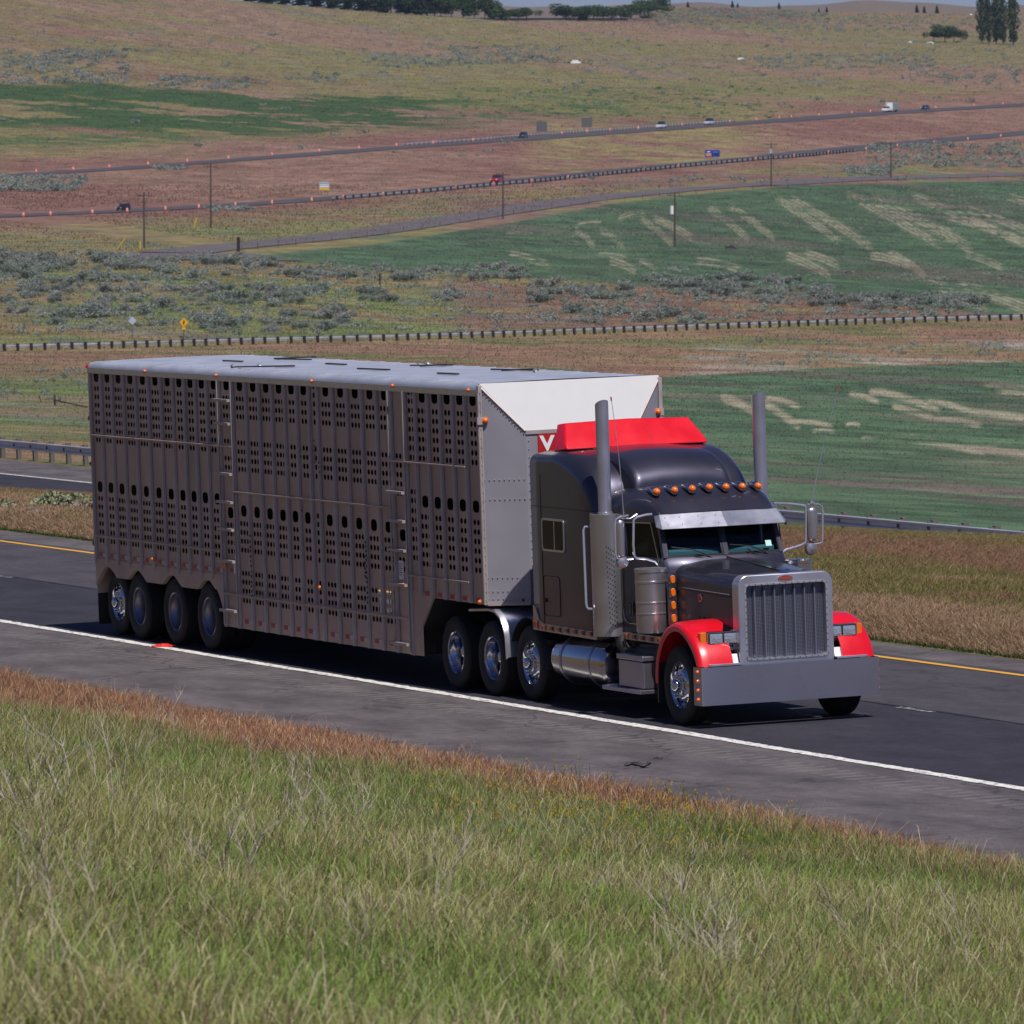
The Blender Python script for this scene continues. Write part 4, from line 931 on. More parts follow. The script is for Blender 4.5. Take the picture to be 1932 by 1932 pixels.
rfm.loft([roofsec(-2.64, .97, 2.46, 2.86, .26), roofsec(-2.2, .96, 2.46, 2.875, .25), roofsec(-1.85, .94, 2.46, 2.86, .22), roofsec(-1.6, .90, 2.46, 2.80, .20), roofsec(-1.42, .86, 2.46, 2.70, .16), roofsec(-1.30, .83, 2.47, 2.60, .10), roofsec(-1.25, .82, 2.50, 2.57, .03)])
vs = []
for (x, y, z) in rfm.v:
    if x > -1.7: x = x + .09 * (1 - (abs(y) / .9) ** 1.2) * sstep(-1.7, -1.3, x)
    vs.append((x, y, z))
rfm.v = vs; kb(rfm, 'cab_roof', M_paint, smooth=40)
# visor
vz = MB()
for s in (-1, 1):
    a = [(-1.15, 0, 2.585), (-1.245, s * .815, 2.575), (-1.30, s * .86, 2.56), (-1.15, s * .90, 2.43), (-1.07, s * .855, 2.40), (-.96, 0, 2.405)]
    vz.add(a + [(x - .012, y, z - .006) for x, y, z in a], [(0, 1, 4, 5), (1, 2, 3, 4), (6, 7, 10, 11), (7, 8, 9, 10), (5, 4, 10, 11), (4, 3, 9, 10)])
vis = kb(vz, 'visor', M_alu, smooth=0)
vb = MB()
for s in (-1, 1):
    for f in (.12, .4, .7, .93):
        for q in (.25, .75): 
            x = -1.15 + .19 * q - (.10 * f); vb.ball((x + .012, s * f * .82, 2.585 - .18 * q + .004), .008, 5)
kb(vb, 'visor_rivets', M_alu, vis)
# windshield panes (veed)
for s in (-1, 1):
    g_ = MB(); g_.add([(-1.045, s * .028, 2.045), (-1.105, s * .78, 2.045), (-1.295, s * .76, 2.50), (-1.235, s * .028, 2.50)], [(0, 1, 2, 3)]); kb(g_, 'windshield', M_glass, smooth=0)
    g_ = MB(); q_ = [(-1.04, s * .012, 2.03), (-1.105, s * .80, 2.03), (-1.30, s * .775, 2.51), (-1.23, s * .012, 2.51)]; q2 = [(-1.048, s * .05, 2.06), (-1.11, s * .765, 2.06), (-1.285, s * .75, 2.48), (-1.228, s * .05, 2.48)]
    g_.ring([(x + .006, y, z) for x, y, z in q_], [(x + .006, y, z) for x, y, z in q2]); kb(g_, 'window_seal', M_blk, smooth=0)
st_ = MB(); p = PX(-1.09, 1308, 890); st_.prism([(p[0] + .02, p[1] - .04, p[2] - .035), (p[0] + .02, p[1] + .04, p[2] - .035), (p[0] - .01, p[1] + .04, p[2] + .035), (p[0] - .01, p[1] - .04, p[2] + .035)], (.003, 0, 0)); kb(st_, 'windshield_sticker', mat('pale_green_sticker', (.45, .72, .62), .6), smooth=0)
# wipers
for pts in ([(1040, 975), (985, 945), (930, 925), (815, 912)], [(1060, 975), (1010, 975), (960, 962), (930, 950)], [(1310, 950), (1270, 925), (1215, 905), (1110, 898)], [(1315, 955), (1270, 955), (1220, 935), (1200, 918)]):
    w_ = MB(); P = [PX(-1.03 - .07 * abs((a - 1090) / 300), a, b) + V3(.02, 0, 0) for a, b in pts]; w_.tube(P, .009, 6); kb(w_, 'wiper', M_blk)
# cowl trim and rivets
rv = MB()
for s in (-1, 1):
    for i in range(12): f = (i + .5) / 12; rv.ball((-1.03 - .06 * f + .005, s * .8 * f, 2.012 - .01 * f), .007, 5)
kb(rv, 'cowl_rivets', M_alu)
# interior
inn = MB(); inn.box(-1.62, -1.16, -.74, .74, 1.92, 2.125); kb(inn, 'dashboard', M_dash, smooth=0, bevel=.03)
inn = MB()
for i in range(14): inn.box(-1.35, -1.33, -.6 + i * .03, -.585 + i * .03, 2.125, 2.135)
kb(inn, 'dash_vents', M_white, smooth=0)
for s in (-1, 1):
    inn = MB(); inn.box(-2.35, -1.95, s * .25 if s > 0 else s * .75, s * .75 if s > 0 else s * .25, 1.5, 1.72); inn.box(-2.45, -2.3, s * .25 if s > 0 else s * .75, s * .75 if s > 0 else s * .25, 1.7, 2.38); kb(inn, 'seat', M_seat, smooth=0, bevel=.05)
inn = MB(); inn.box(-2.60, -2.58, -.95, .95, 1.0, 2.5); inn.box(-2.6, -1.3, -.85, .85, 2.50, 2.52); inn.tube([(-1.62 + .02 * math.cos(a), .48 + .2 * math.cos(a), 2.02 + .19 * math.sin(a)) for a in np.linspace(0, 2 * math.pi, 20)], .015, 6); kb(inn, 'headliner', M_seat, smooth=0)
# roof lamps
for i in range(7):
    y = -.70 + 1.42 * i / 6; x = -1.60 + .07 * (1 - (y / .8) ** 2); z = 2.86 - .03 * abs(y)
    b_ = MB(); b_.lathe((x - .20, y, z + .035), (.20, 0, -.020), [(1e-4, -.10), (.014, -.095), (.036, .0), (.050, .10), (.056, .20), (.054, .215), (1e-4, .216)], 16); rl = kb(b_, 'roof_lamp', M_chrome)
    b_ = MB(); b_.lathe((x + .013, y, z + .013), (.20, 0, -.020), [(.047, 0), (.045, .020), (.036, .040), (.018, .053), (1e-4, .056)], 16); kb(b_, 'lens', M_amber, rl)
# sleeper
def slsec(x, w_, zb_, zt, r, crown=.02):
    pts = [(-w_, zb_)]
    for k_ in range(9): a = R_(180 - 90 * k_ / 8); pts.append((-w_ + r + r * math.cos(a), zt - r + r * math.sin(a)))
    pts += [(-w_ * .45, zt + crown * .8), (0, zt + crown)]; pts += [(-a, b) for a, b in pts[::-1][1:]]; return [(x, a, b) for a, b in pts]
sl_ = MB(); S = []
S.append(slsec(-4.72, 1.10, 1.02, 3.22, .13)); S.append(slsec(-4.68, 1.145, 1.0, 3.27, .14))
for x in (-4.4, -4.0): S.append(slsec(x, 1.15, .98, 3.30 + .012 * (x + 4.4) / .4, .15))
for i in range(13):
    t = i / 12; a = t * math.pi / 2; x = -3.95 + 1.36 * math.sin(a) ** .88; z = 2.62 + .70 * math.cos(a) ** .82 if i < 12 else 2.62
    S.append(slsec(x, 1.15 - .10 * t ** 4, .98, z, min(.15 + .35 * t, (z - .98) * .9)))
sl_.loft(S); slp = kb(sl_, 'sleeper', M_paint, smooth=50)
bl = MB(); S = []
for i in range(15):
    t = i / 14; a = t * math.pi / 2; x = -3.70 + 1.40 * math.sin(a) ** .8; z = 2.82 + .505 * math.cos(a) ** .8 if i < 14 else 2.80
    S.append(slsec(x, .72 - .06 * t, 2.70, max(z, 2.80), min(.10 + .02 * t, max(z, 2.8) - 2.71), .04))
bl.loft(S); kb(bl, 'roof_fairing', M_paint, slp, smooth=50)
pn = MB(); y_ = -1.153
def outline(mb, pts, wd=.008, y=-1.153):
    for i in range(len(pts)): a, b = pts[i], pts[(i + 1) % len(pts)]; mb.bar((a[0], y, a[1]), (b[0], y, b[1]), wd, .006)
outline(pn, rrect(-4.05, 1.425, .275, .26, .06, 4)); pn.box(-4.34, -4.332, -1.155, -1.148, 1.02, 3.0); pn.box(-4.70, -2.6, -1.1545, -1.149, 2.58, 2.586); pn.box(-4.31, -4.23, -1.17, -1.15, 1.34, 1.385)
kb(pn, 'locker_door', M_seam, slp, smooth=0)
for s in (-1, 1):
    wn = MB(); wn.box(-4.29, -3.57, s * 1.152 if s > 0 else s * 1.158, s * 1.158 if s > 0 else s * 1.152, 2.02, 2.42); wn_ = kb(wn, 'sleeper_window', M_blk if s > 0 else M_glass2, slp, smooth=0)
    q = rrect(-3.93, 2.225, .375, .215, .05, 4); q2 = rrect(-3.93, 2.225, .345, .188, .04, 4); wn = MB(); wn.ring([(a, s * 1.165, b) for a, b in q], [(a, s * 1.165, b) for a, b in q2], (0, -s * .012, 0)); wn.box(-3.90, -3.875, min(s * 1.15, s * 1.163), max(s * 1.15, s * 1.163), 2.03, 2.42); kb(wn, 'window_frame', M_alu if s < 0 else M_alu, slp, smooth=30)
# trim strips with lamps
tr = MB(); tr.prism([(-4.70, -1.158, .955), (-2.60, -1.158, .93), (-2.60, -1.158, 1.03), (-4.35, -1.158, 1.05), (-4.50, -1.158, 1.10), (-4.60, -1.158, 1.24), (-4.70, -1.158, 1.27)], (0, .02, 0)); tr.box(-2.12, -.72, -1.01, -.99, .965, 1.055); kb(tr, 'trim_strip', M_shield, smooth=0)
def sqlamp(x, y, z, w_=.085, h=.055):
    l_ = MB(); l_.box(x - w_ / 2 - .014, x + w_ / 2 + .014, y - .008, y, z - h / 2 - .010, z + h / 2 + .010); b0 = kb(l_, 'side_lamp', M_steel, smooth=0)
    l_ = MB(); l_.box(x - w_ / 2, x + w_ / 2, y - .026, y - .0085, z - h / 2, z + h / 2); kb(l_, 'lens', M_ambd, b0, smooth=0, bevel=.008)
M_ambd = mat('dark_amber_lens', (.30, .055, .012), .3, coat=.4)
sqlamp(-4.60, -1.16, 1.03, .13, .09)
for i in range(7): sqlamp(-4.33 + i * .262, -1.16, 1.0)
for i in range(5): sqlamp(-1.96 + i * .265, -1.012, 1.01)
# red roof deflector
df = MB(); S = []
tr_ = .93; bw_ = 1.05
bot = [(-4.62, -.80, 3.28), (-4.05, -bw_, 3.30), (-3.74, -bw_ + .05, 3.335), (-3.70, 0, 3.345), (-3.74, bw_ - .05, 3.335), (-4.05, bw_, 3.30), (-4.62, .80, 3.28)]
mid = [(-4.61, -.80, 3.34), (-4.07, -bw_ + .02, 3.37), (-3.80, -bw_ + .05, 3.40), (-3.76, 0, 3.41), (-3.80, bw_ - .05, 3.40), (-4.07, bw_ - .02, 3.37), (-4.61, .80, 3.34)]
top = [(-4.55, -.72, 3.62), (-4.25, -tr_ + .02, 3.655), (-4.08, -tr_ + .05, 3.665), (-4.04, 0, 3.69), (-4.08, tr_ - .05, 3.665), (-4.25, tr_ - .02, 3.655), (-4.55, .72, 3.62)]
df.loft([bot, mid, top], caps=True); dfo = kb(df, 'roof_deflector', M_red, smooth=28, bevel=.02)
sm = MB()
for y in (-.28, .22): sm.bar((-3.775, y, 3.41), (-4.055, y, 3.675), .012, .008, (0, 1, 0))
kb(sm, 'deflector_seam', mat('dark_red', (.30, .01, .015), .5), dfo, smooth=0)
# exhaust: shield, stack
for s in (-1, 1):
    e = MB(); e.lathe((-2.32, s * 1.06, 1.0), (0, 0, 1), [(.235, 0), (.235, 1.56)], 28, *((R_(200), R_(380)) if s < 0 else (R_(20), R_(200))))
    e.v = [(x, y, z) for x, y, z in e.v]; e.box(-2.62, -2.52, min(s * 1.0, s * 1.19), max(s * 1.0, s * 1.19), .94, 2.57)
    e.lathe((-2.32, s * 1.06, 2.56), (0, 0, 1), [(1e-4, 0), (.235, 0)], 28)
    sh = kb(e, 'exhaust_shield', M_shield, smooth=40)
    if s < 0:
        h = MB()
        for i in range(16):
            for j in range(4): 
                a = R_(-5 - j * 7 - i * .4); z = 1.12 + i * .065 + j * .02; h.ball((-2.32 + .236 * math.cos(a), -1.06 + .236 * math.sin(a), z), .010, 5, (1, 1, 1.3))
        kb(h, 'shield_slots', M_seam, sh)
        b_ = MB(); b_.tube([(-2.47, -1.26, 2.40), (-2.47, -1.33, 2.40), (-2.47, -1.345, 2.36), (-2.46, -1.345, 1.42), (-2.44, -1.345, 1.37), (-2.42, -1.33, 1.35), (-2.40, -1.27, 1.35)], .017, 8); kb(b_, 'grab_handle', M_tubes)
        for f in range(8): pass
        b_ = MB()
        for z in np.arange(1.1, 2.5, .28): b_.ball((-2.57, -1.192, z), .010, 6)
        kb(b_, 'shield_bolts', M_dark, sh)
    e = MB(); c0 = (-2.32, s * 1.10, 2.50); top_ = 4.02; n_ = 28; vs = []; rr = .086
    for lev in (0, 1):
        for r_ in (rr, rr - .008):
            for k_ in range(n_):
                a = 2 * math.pi * k_ / n_; dx = r_ * math.cos(a); z = 2.56 if lev == 0 else top_ - .045 + .085 * (dx / rr) * .6
                vs.append((c0[0] + dx - .0, c0[1] + r_ * math.sin(a), z))
    fs = []
    for k_ in range(n_):
        k2 = (k_ + 1) % n_; fs += [(k_, k2, 2 * n_ + k2, 2 * n_ + k_), (n_ + k_, 3 * n_ + k_, 3 * n_ + k2, n_ + k2), (2 * n_ + k_, 2 * n_ + k2, 3 * n_ + k2, 3 * n_ + k_)]
    e.add(vs, fs); e.lathe((-2.32, s * 1.10, 2.555), (0, 0, 1), [(.098, 0), (.098, .03), (.088, .035)], 24); kb(e, 'exhaust_stack', M_stack, smooth=40)
el = MB(); el.tube([(-2.15, -1.0, 1.0), (-2.12, -1.0, .9), (-2.02, -.97, .80), (-1.85, -.92, .78), (-1.6, -.85, .80)], .085, 14); el.cyl((-1.7, -.88, .80), (-.7, -.88, .80), .13); kb(el, 'exhaust_pipe', M_dark)
# doors
for s in (-1, 1):
    d = MB(); dy = lambda x: s * (1.005 - .0 if x < -2.1 else 1.005 - (x + 2.1) * -.0)
    pts = [(-2.06, 2.46), (-2.06, 1.35), (-2.03, 1.22), (-1.94, 1.17), (-1.30, 1.17), (-1.22, 1.22), (-1.20, 2.0), (-1.36, 2.47)]
    def dside(x): return s * (1.012 - max(0, (x + 2.12)) * .165)
    for i in range(len(pts)):
        a, b = pts[i], pts[(i + 1) % len(pts)]; d.bar((a[0], dside(a[0]), a[1]), (b[0], dside(b[0]), b[1]), .012, .012)
    dr = kb(d, 'door', M_chrome if s < 0 else M_seam, smooth=0)
    g_ = MB(); g_.add([(-1.98, s * .945, 2.03), (-1.22, s * .835, 2.03), (-1.37, s * .81, 2.48), (-1.98, s * .935, 2.48)], [(0, 1, 2, 3)]); kb(g_, 'side_window', M_glass2, dr, smooth=0)
    h = MB(); h.box(-1.92, -1.82, min(dside(-1.87), dside(-1.87) + s * .012), max(dside(-1.87), dside(-1.87) + s * .012), 1.27, 1.45); h.box(-1.895, -1.87, min(dside(-1.87), dside(-1.87) + s * .035), max(dside(-1.87), dside(-1.87) + s * .035), 1.30, 1.42); kb(h, 'door_handle', M_blk if s > 0 else M_dark, dr, smooth=0)
# air cleaners
for s in (-1, 1):
    cx, cy = -1.12, s * 1.015
    a_ = MB(); a_.lathe((cx, cy, 1.10), (0, 0, 1), [(1e-4, 0), (.19, 0), (.200, .02), (.200, .235), (.206, .238), (.206, .255), (.200, .258), (.200, .375), (.206, .378), (.206, .395), (.200, .398), (.200, .63), (.206, .633), (.206, .66), (.200, .663), (.200, .765), (.209, .77), (.209, .81), (.195, .818), (1e-4, .825)], 40); kb(a_, 'air_cleaner', M_shield if s < 0 else M_steel, smooth=30)
    if s: 
        b_ = MB(); b_.box(cx + .215, cx + .235, min(cy + s * -.13, cy - s * .25), max(cy - s * .13, cy - s * .25), 1.20, 1.86); lbk = kb(b_, 'light_bar', M_steel, smooth=0)
        for k_ in range(4):
            z = 1.28 + k_ * .165; l_ = MB(); q = rrect(cy - s * .19, z, .040, .062, .03, 3); l_.loft([[(cx + .236, a, b) for a, b in q], [(cx + .256, a, b) for a, b in q]]); l0 = kb(l_, 'marker_rim', M_chrome, lbk)
            l_ = MB(); q = rrect(cy - s * .19, z, .032, .052, .026, 3); l_.loft([[(cx + .256, a, b) for a, b in q], [(cx + .272, cy - s * .19 + (a - cy + s * .19) * .8, z + (b - z) * .85) for a, b in q]]); kb(l_, 'marker_lens', M_amber, lbk)
# fuel tank, battery box, steps
for s in (-1, 1):
    t_ = MB(); t_.lathe((-4.17, s * .86, .60), (1, 0, 0), [(1e-4, 0), (.16, .0), (.27, .03), (.315, .075), (.325, .13), (.325, 1.62), (.315, 1.68), (.27, 1.73), (.16, 1.755), (1e-4, 1.76)], 48); kb(t_, 'fuel_tank', M_steel, smooth=30)
    t_ = MB()
    for x in (-3.81, -2.87): t_.lathe((x, s * .86, .60), (1, 0, 0), [(.327, 0), (.333, .0), (.333, .06), (.327, .06)], 48)
    kb(t_, 'tank_strap', M_bump, smooth=20)
    b_ = MB(); b_.box(-1.93, -1.13, min(s * .5, s * 1.15), max(s * .5, s * 1.15), .385, .72); bb = kb(b_, 'battery_box', M_bump, smooth=0, bevel=.01)
    b_ = MB(); b_.box(-1.95, -1.11, min(s * .5, s * 1.17), max(s * .5, s * 1.17), .735, .80); kb(b_, 'box_lid', M_bump, bb, smooth=0, bevel=.01)
    b_ = MB(); b_.box(-2.35, -1.12, min(s * .7, s * 1.21), max(s * .7, s * 1.21), .32, .372); kb(b_, 'step', M_bump, smooth=0, bevel=.006)
    b_ = MB()
    for i in range(9): b_.box(-2.3, -1.95, min(s * (.78 + i * .045), s * (.80 + i * .045)), max(s * (.78 + i * .045), s * (.80 + i * .045)), .372, .380)
    kb(b_, 'step_tread', M_alu, smooth=0)
    # half fender before the drive wheels
    h = MB(); S = []
    path = [(-6.75, 1.125), (-6.05, 1.165), (-5.85, 1.15), (-5.68, 1.08), (-5.57, .97), (-5.51, .83), (-5.49, .55)]
    for off in (0,):
        for (x, z) in path: S.append([(x, s * 1.24, z), (x, s * 1.20, z + .012), (x, s * .62, z + .012), (x, s * .62, z), (x, s * 1.20, z - .004), (x, s * 1.24, z - .03)])
    h.loft(S); kb(h, 'drive_fender', M_alu, smooth=45)
    h = MB(); S = []
    for i in range(14):
        a = R_(-5 + 160 * i / 13); c, sn = math.cos(a), math.sin(a); rr = .60
        S.append([(-4.93 + rr * c, s * 1.16, .5 + rr * sn), (-4.93 + (rr + .012) * c, s * 1.14, .5 + (rr + .012) * sn), (-4.93 + (rr + .012) * c, s * .66, .5 + (rr + .012) * sn), (-4.93 + rr * c, s * .66, .5 + rr * sn)])
    h.loft(S); kb(h, 'pusher_fender', M_blk, smooth=45)
    b_ = MB(); b_.box(-4.72, -4.30, min(s * .5, s * 1.10), max(s * .5, s * 1.10), .76, .83); b_.box(-4.55, -4.40, min(s * .5, s * .9), max(s * .5, s * .9), .55, .95); kb(b_, 'tool_bracket', M_dark, smooth=0)
# mirrors
def mirror(s):
    if s < 0:
        o_ = [(600, 752), (560, 758), (538, 772), (534, 800), (536, 945), (545, 968), (570, 976), (625, 970)]
        i_ = [(720, 745), (690, 748), (645, 760), (628, 775), (626, 900), (630, 950), (640, 968), (690, 972), (735, 985), (752, 1003)]
        hd_ = (558, 585, 775, 965); ant = ((577, 748), (513, 152)); head = -1.36
        brk = [(560, 765), (610, 768), (645, 745)]
        cx_ = -1.25
    else:
        o_ = [(1505, 697), (1560, 695), (1580, 705), (1583, 730), (1583, 870), (1580, 888), (1560, 895), (1510, 900)]
        i_ = [(1335, 690), (1400, 692), (1470, 700), (1495, 708), (1498, 730), (1498, 870), (1495, 890), (1470, 903), (1400, 925), (1375, 940), (1368, 965), (1370, 985)]
        ant = ((1528, 680), (1665, 100)); cx_ = -1.25; brk = [(1335, 695), (1420, 690), (1500, 700)]
    m_ = MB(); m_.tube([PX(cx_, a, b) for a, b in o_], .014, 8); m_.tube([PX(cx_, a, b) for a, b in i_], .016, 8); m_.tube([PX(cx_, a, b) for a, b in brk], .010, 6); arm = kb(m_, 'mirror_arm', M_tubes)
    a0, a1, b0, b1 = (546, 588, 775, 962) if s < 0 else (1510, 1563, 712, 882)
    p0 = PX(cx_, (a0 + a1) / 2, b1); p1 = PX(cx_, (a0 + a1) / 2, b0); hw = np.linalg.norm(PX(cx_, a0, b0) - PX(cx_, a1, b0)) / 2
    h = MB(); S = []
    for z, k_ in ((p0[2], .6), (p0[2] + .02, .95), (p0[2] + .05, 1), (p1[2] - .05, 1), (p1[2] - .02, .95), (p1[2], .6)):
        S.append([(cx_ - .02 + .055 * math.sin(a) * k_ if math.sin(a) > 0 else cx_ - .02 + .02 * math.sin(a), p0[1] + hw * math.cos(a) * k_, z) for a in np.linspace(0, 2 * math.pi, 21)[:-1]])
    h.loft(S); kb(h, 'mirror_head', M_shield, arm, smooth=45)
    q = PX(cx_, *((575, 985) if s < 0 else (1528, 915))); h = MB(); h.lathe(q + V3(-.03, 0, -.01), (1, 0, 0), [(1e-4, -.01), (.085, -.01), (.09, .0), (.07, .04), (.03, .055), (1e-4, .06)], 24); kb(h, 'spot_mirror', M_shield, arm)
    a_ = MB(); P0 = PX(cx_, *ant[0]); P1 = PX(cx_, *ant[1]); a_.box(P0[0] - .02, P0[0] + .02, P0[1] - .03, P0[1] + .03, P0[2] - .03, P0[2]); bend = V3(0, s * -.02, 0)
    a_.tube([P0 + (P1 - P0) * t + bend * math.sin(t * math.pi) for t in np.linspace(0, 1, 12)], [.006] * 6 + [.004] * 6, 6); an = kb(a_, 'antenna', M_alu)
    a_ = MB(); a_.tube([P0 + (P1 - P0) * .965, P1], .010, 6); kb(a_, 'antenna_tip', M_taper, an)
mirror(-1); mirror(1)
for s in (-1, 1):
    wheel(K, KO, 0, s * 1.17, s, 'disc')
    wheel(K, KO, -4.93, s * 1.13, s, 'disc')
    for x in (-6.10, -7.40): wheel(K, KO, x, s * 1.20, s, 'dual')
# ------------------------------------------------------------------ guardrails
M_galv = mat('galvanised_steel', (.60, .62, .66), .4, metal=.5, var=.15, vscale=.8); M_wood = mat('weathered_wood', (.085, .062, .050), .9, var=.35, vscale=3); M_woodd = mat('dark_post', (.030, .020, .020), .9)
M_greyw = mat('grey_post', (.13, .115, .10), .9, var=.3, vscale=4)
def wbeam(mb, P, side, h=.56, hh=.31):
    """w-beam along points P (ground points); side: horizontal unit vector of its face"""
    prf = [(0, 0), (.04, .02), (.04, .07), (-.02, .115), (-.02, .195), (.04, .24), (.04, .29), (0, .31)]
    secs = []
    for i, p in enumerate(P):
        sd = side[i] if isinstance(side, list) else side
        secs.append([tuple(np.array(p) + np.array(sd) * a + V3(0, 0, h - hh / 2 + b * hh / .31)) for a, b in prf])
    mb.loft(secs, closed=False, caps=False)
def guardrail(label, P, side, step, postM, group=None, pw=.16, ph=.78, n_part=100, bk=.12, org=None):
    org = P[len(P) // 2]; G = empty('guardrail', tuple(org), 0, label, 'guardrail', group)
    b = MB(); wbeam(b, P, side); b.build('beam', M_galv, G, org, smooth=40)
    d = np.cumsum([0] + [np.linalg.norm(np.array(P[i + 1]) - P[i]) for i in range(len(P) - 1)]); Pa = np.array(P); out = []
    for s in np.arange(step / 2, d[-1], step):
        q = np.array([np.interp(s, d, Pa[:, k_]) for k_ in range(3)]); out.append(q)
    sd = np.array(side if not isinstance(side, list) else side[0]); rz = math.atan2(sd[1], sd[0])
    m_ = MB(); m_.box(-pw / 2, pw / 2, -pw / 2, pw / 2, -.3, ph); m_.box(pw / 2, pw / 2 + bk, -pw * .4, pw * .4, .40, .74)
    p0 = m_.build('post', postM, G, smooth=0)
    for i, q in enumerate(out[:n_part]):
        c = p0 if i == 0 else p0.copy()
        if i: COL.objects.link(c); c.parent = G
        c.location = tuple(q - np.array(org) - sd * (bk + pw / 2)); c.rotation_euler = (0, 0, rz)
    return G
gy = 47.0
def gpts(x0, x1, st=4): return [(x, gy, float(near_h(x, gy)) - .02) for x in np.arange(x0, x1, st)]
guardrail('long galvanised guardrail on wooden posts behind the opposite carriageway', gpts(-210, -62), (0, -1, 0), 1.905, M_greyw, n_part=100)
mid = [(-40, 660), (0, 657), (200, 652), (500, 643), (750, 637), (966, 630), (1200, 621), (1450, 612), (1700, 604), (1932, 598), (1990, 596)]
mu = np.linspace(-40, 1980, 240); mv = np.interp(mu, [a for a, b in mid], [b for a, b in mid])
Pm = [far_pt(a, b + 6) for a, b in zip(mu, mv)]
tdir = unit(np.array(Pm[-1]) - Pm[0]); sdir = unit(V3(-tdir[1], tdir[0], 0)); sdir = sdir if sdir @ CD > 0 else -sdir
tot = sum(np.linalg.norm(Pm[i + 1] - Pm[i]) for i in range(len(Pm) - 1))
guardrail('guardrail on dark posts running across the slope below the sagebrush', Pm, tuple(sdir), tot / 99.5, M_woodd, pw=.24, ph=.80, bk=.05)
def roadrail(label, Pc, S, u0, u1, off, near):
    sel = [(p, s) for p, s in zip(Pc, S) if u0 <= proj(p)[0] <= u1]; P = []
    for p, s in sel:
        sg = 1 if (np.array([s[0], s[1], 0]) @ CD > 0) != near else -1
        q = p[:2] + s * sg * off; P.append(np.array((q[0], q[1], far_h(q[0], q[1]))))
    P2 = [];
    for i in range(len(P) - 1):
        for f in (0, .5): P2.append(P[i] * (1 - f) + P[i + 1] * f)
    t_ = unit(P2[-1] - P2[0]); sd = unit(V3(-t_[1], t_[0], 0)); sd = sd if (sd @ CD > 0) == near else -sd
    tot = sum(np.linalg.norm(P2[i + 1] - P2[i]) for i in range(len(P2) - 1))
    guardrail(label, P2, tuple(sd), max(1.9, tot / 99.5), M_woodd if near else M_greyw, pw=.34, ph=.95, bk=.05)
roadrail('guardrail on dark posts along the near side of the lower far highway', P_low, S_low, 565, 1590, 5.9, True)
roadrail('pale guardrail along the far side of the upper far highway', P_up, S_up, 790, 1440, 5.9, False)

# ------------------------------------------------------------------ barrels
M_or = mat('barrel_orange', (.78, .12, .03), .6); 
ORD = ['first', 'second', 'third', 'fourth', 'fifth', 'sixth', 'seventh', 'eighth', 'ninth', 'tenth', 'eleventh', 'twelfth', 'thirteenth', 'fourteenth', 'fifteenth', 'sixteenth', 'seventeenth', 'eighteenth', 'nineteenth', 'twentieth', 'twenty first', 'twenty second', 'twenty third', 'twenty fourth', 'twenty fifth', 'twenty sixth', 'twenty seventh', 'twenty eighth', 'twenty ninth', 'thirtieth', 'thirty first', 'thirty second', 'thirty third', 'thirty fourth', 'thirty fifth', 'thirty sixth']
bar0 = empty('traffic_barrel', (0, 0, 0)); b = MB(); b.lathe((0, 0, 0), (0, 0, 1), [(1e-4, 0), (.36, 0), (.36, .05), (.30, .08), (.29, .30), (.27, .32), (.26, .58), (.245, .6), (.235, .9), (.2, .98), (1e-4, 1.0)], 14); b.build('drum', M_or, bar0)
b = MB()
for z in (.36, .66): b.lathe((0, 0, 0), (0, 0, 1), [(.30 - z * .05, z), (.295 - z * .05, z + .13)], 14)
b.build('reflective_band', M_white, bar0)
bc = 0
BL = [(92, 818 / 2), ]
low_u = [34, 95, 174, 236, 312, 402, 448, 513, 588, 648, 727, 790, 858, 933, 1003, 1069, 1135, 1200, 1264, 1349, 1410, 1480, 1552, 1635, 1703, 1763, 1826, 1890]
low_u = [44, 95, 174, 240, 312, 375, 444, 513, 588, 648, 723, 790, 861, 931, 1003, 1072, 1138, 1217, 1280, 1352, 1426, 1498, 1563, 1634, 1693, 1763, 1826, 1888]
up_u = [68, 138, 206, 279, 353, 431, 513, 602, 677, 748, 817, 892, 1060, 1107, 1151, 1204, 1252, 1287, 1377, 1427, 1470, 1493, 1545, 1607, 1642, 1765, 1838, 1892]
def roadside(Pc, S, u, off):
    us_ = [proj(p)[0] for p in Pc]; i = int(np.argmin([abs(q - u) for q in us_])); i = min(max(i, 1), len(Pc) - 2)
    # refine along the polyline
    f = (u - us_[i]) / (us_[i + 1] - us_[i]); p = Pc[i] * (1 - f) + Pc[i + 1] * f; s = S[i]; sg = 1 if (s[0] * CD[0] + s[1] * CD[1]) > 0 else -1
    q = p[:2] + s * sg * off; return V3(q[0], q[1], far_h(q[0], q[1]) + .1)
for lst, Pc, S, off, nm in ((low_u, P_low, S_low, -4.9, 'lower'), (up_u, P_up, S_up, 5.2, 'upper')):
    for i, u in enumerate(lst):
        # correct for the parallax of the offset
        uu = u
        for _ in range(3): q = roadside(Pc, S, uu, off); uu += u - proj(q)[0]
        o = bar0 if bc == 0 else copy_tree(bar0); bc += 1
        o.location = tuple(q); o.rotation_euler = (0, 0, i); o.scale = (.85,) * 3
        tag(o, '%s orange and white traffic barrel from the left along the %s far highway' % (ORD[i], nm), 'traffic barrel', 'orange barrels along the %s far highway' % nm)

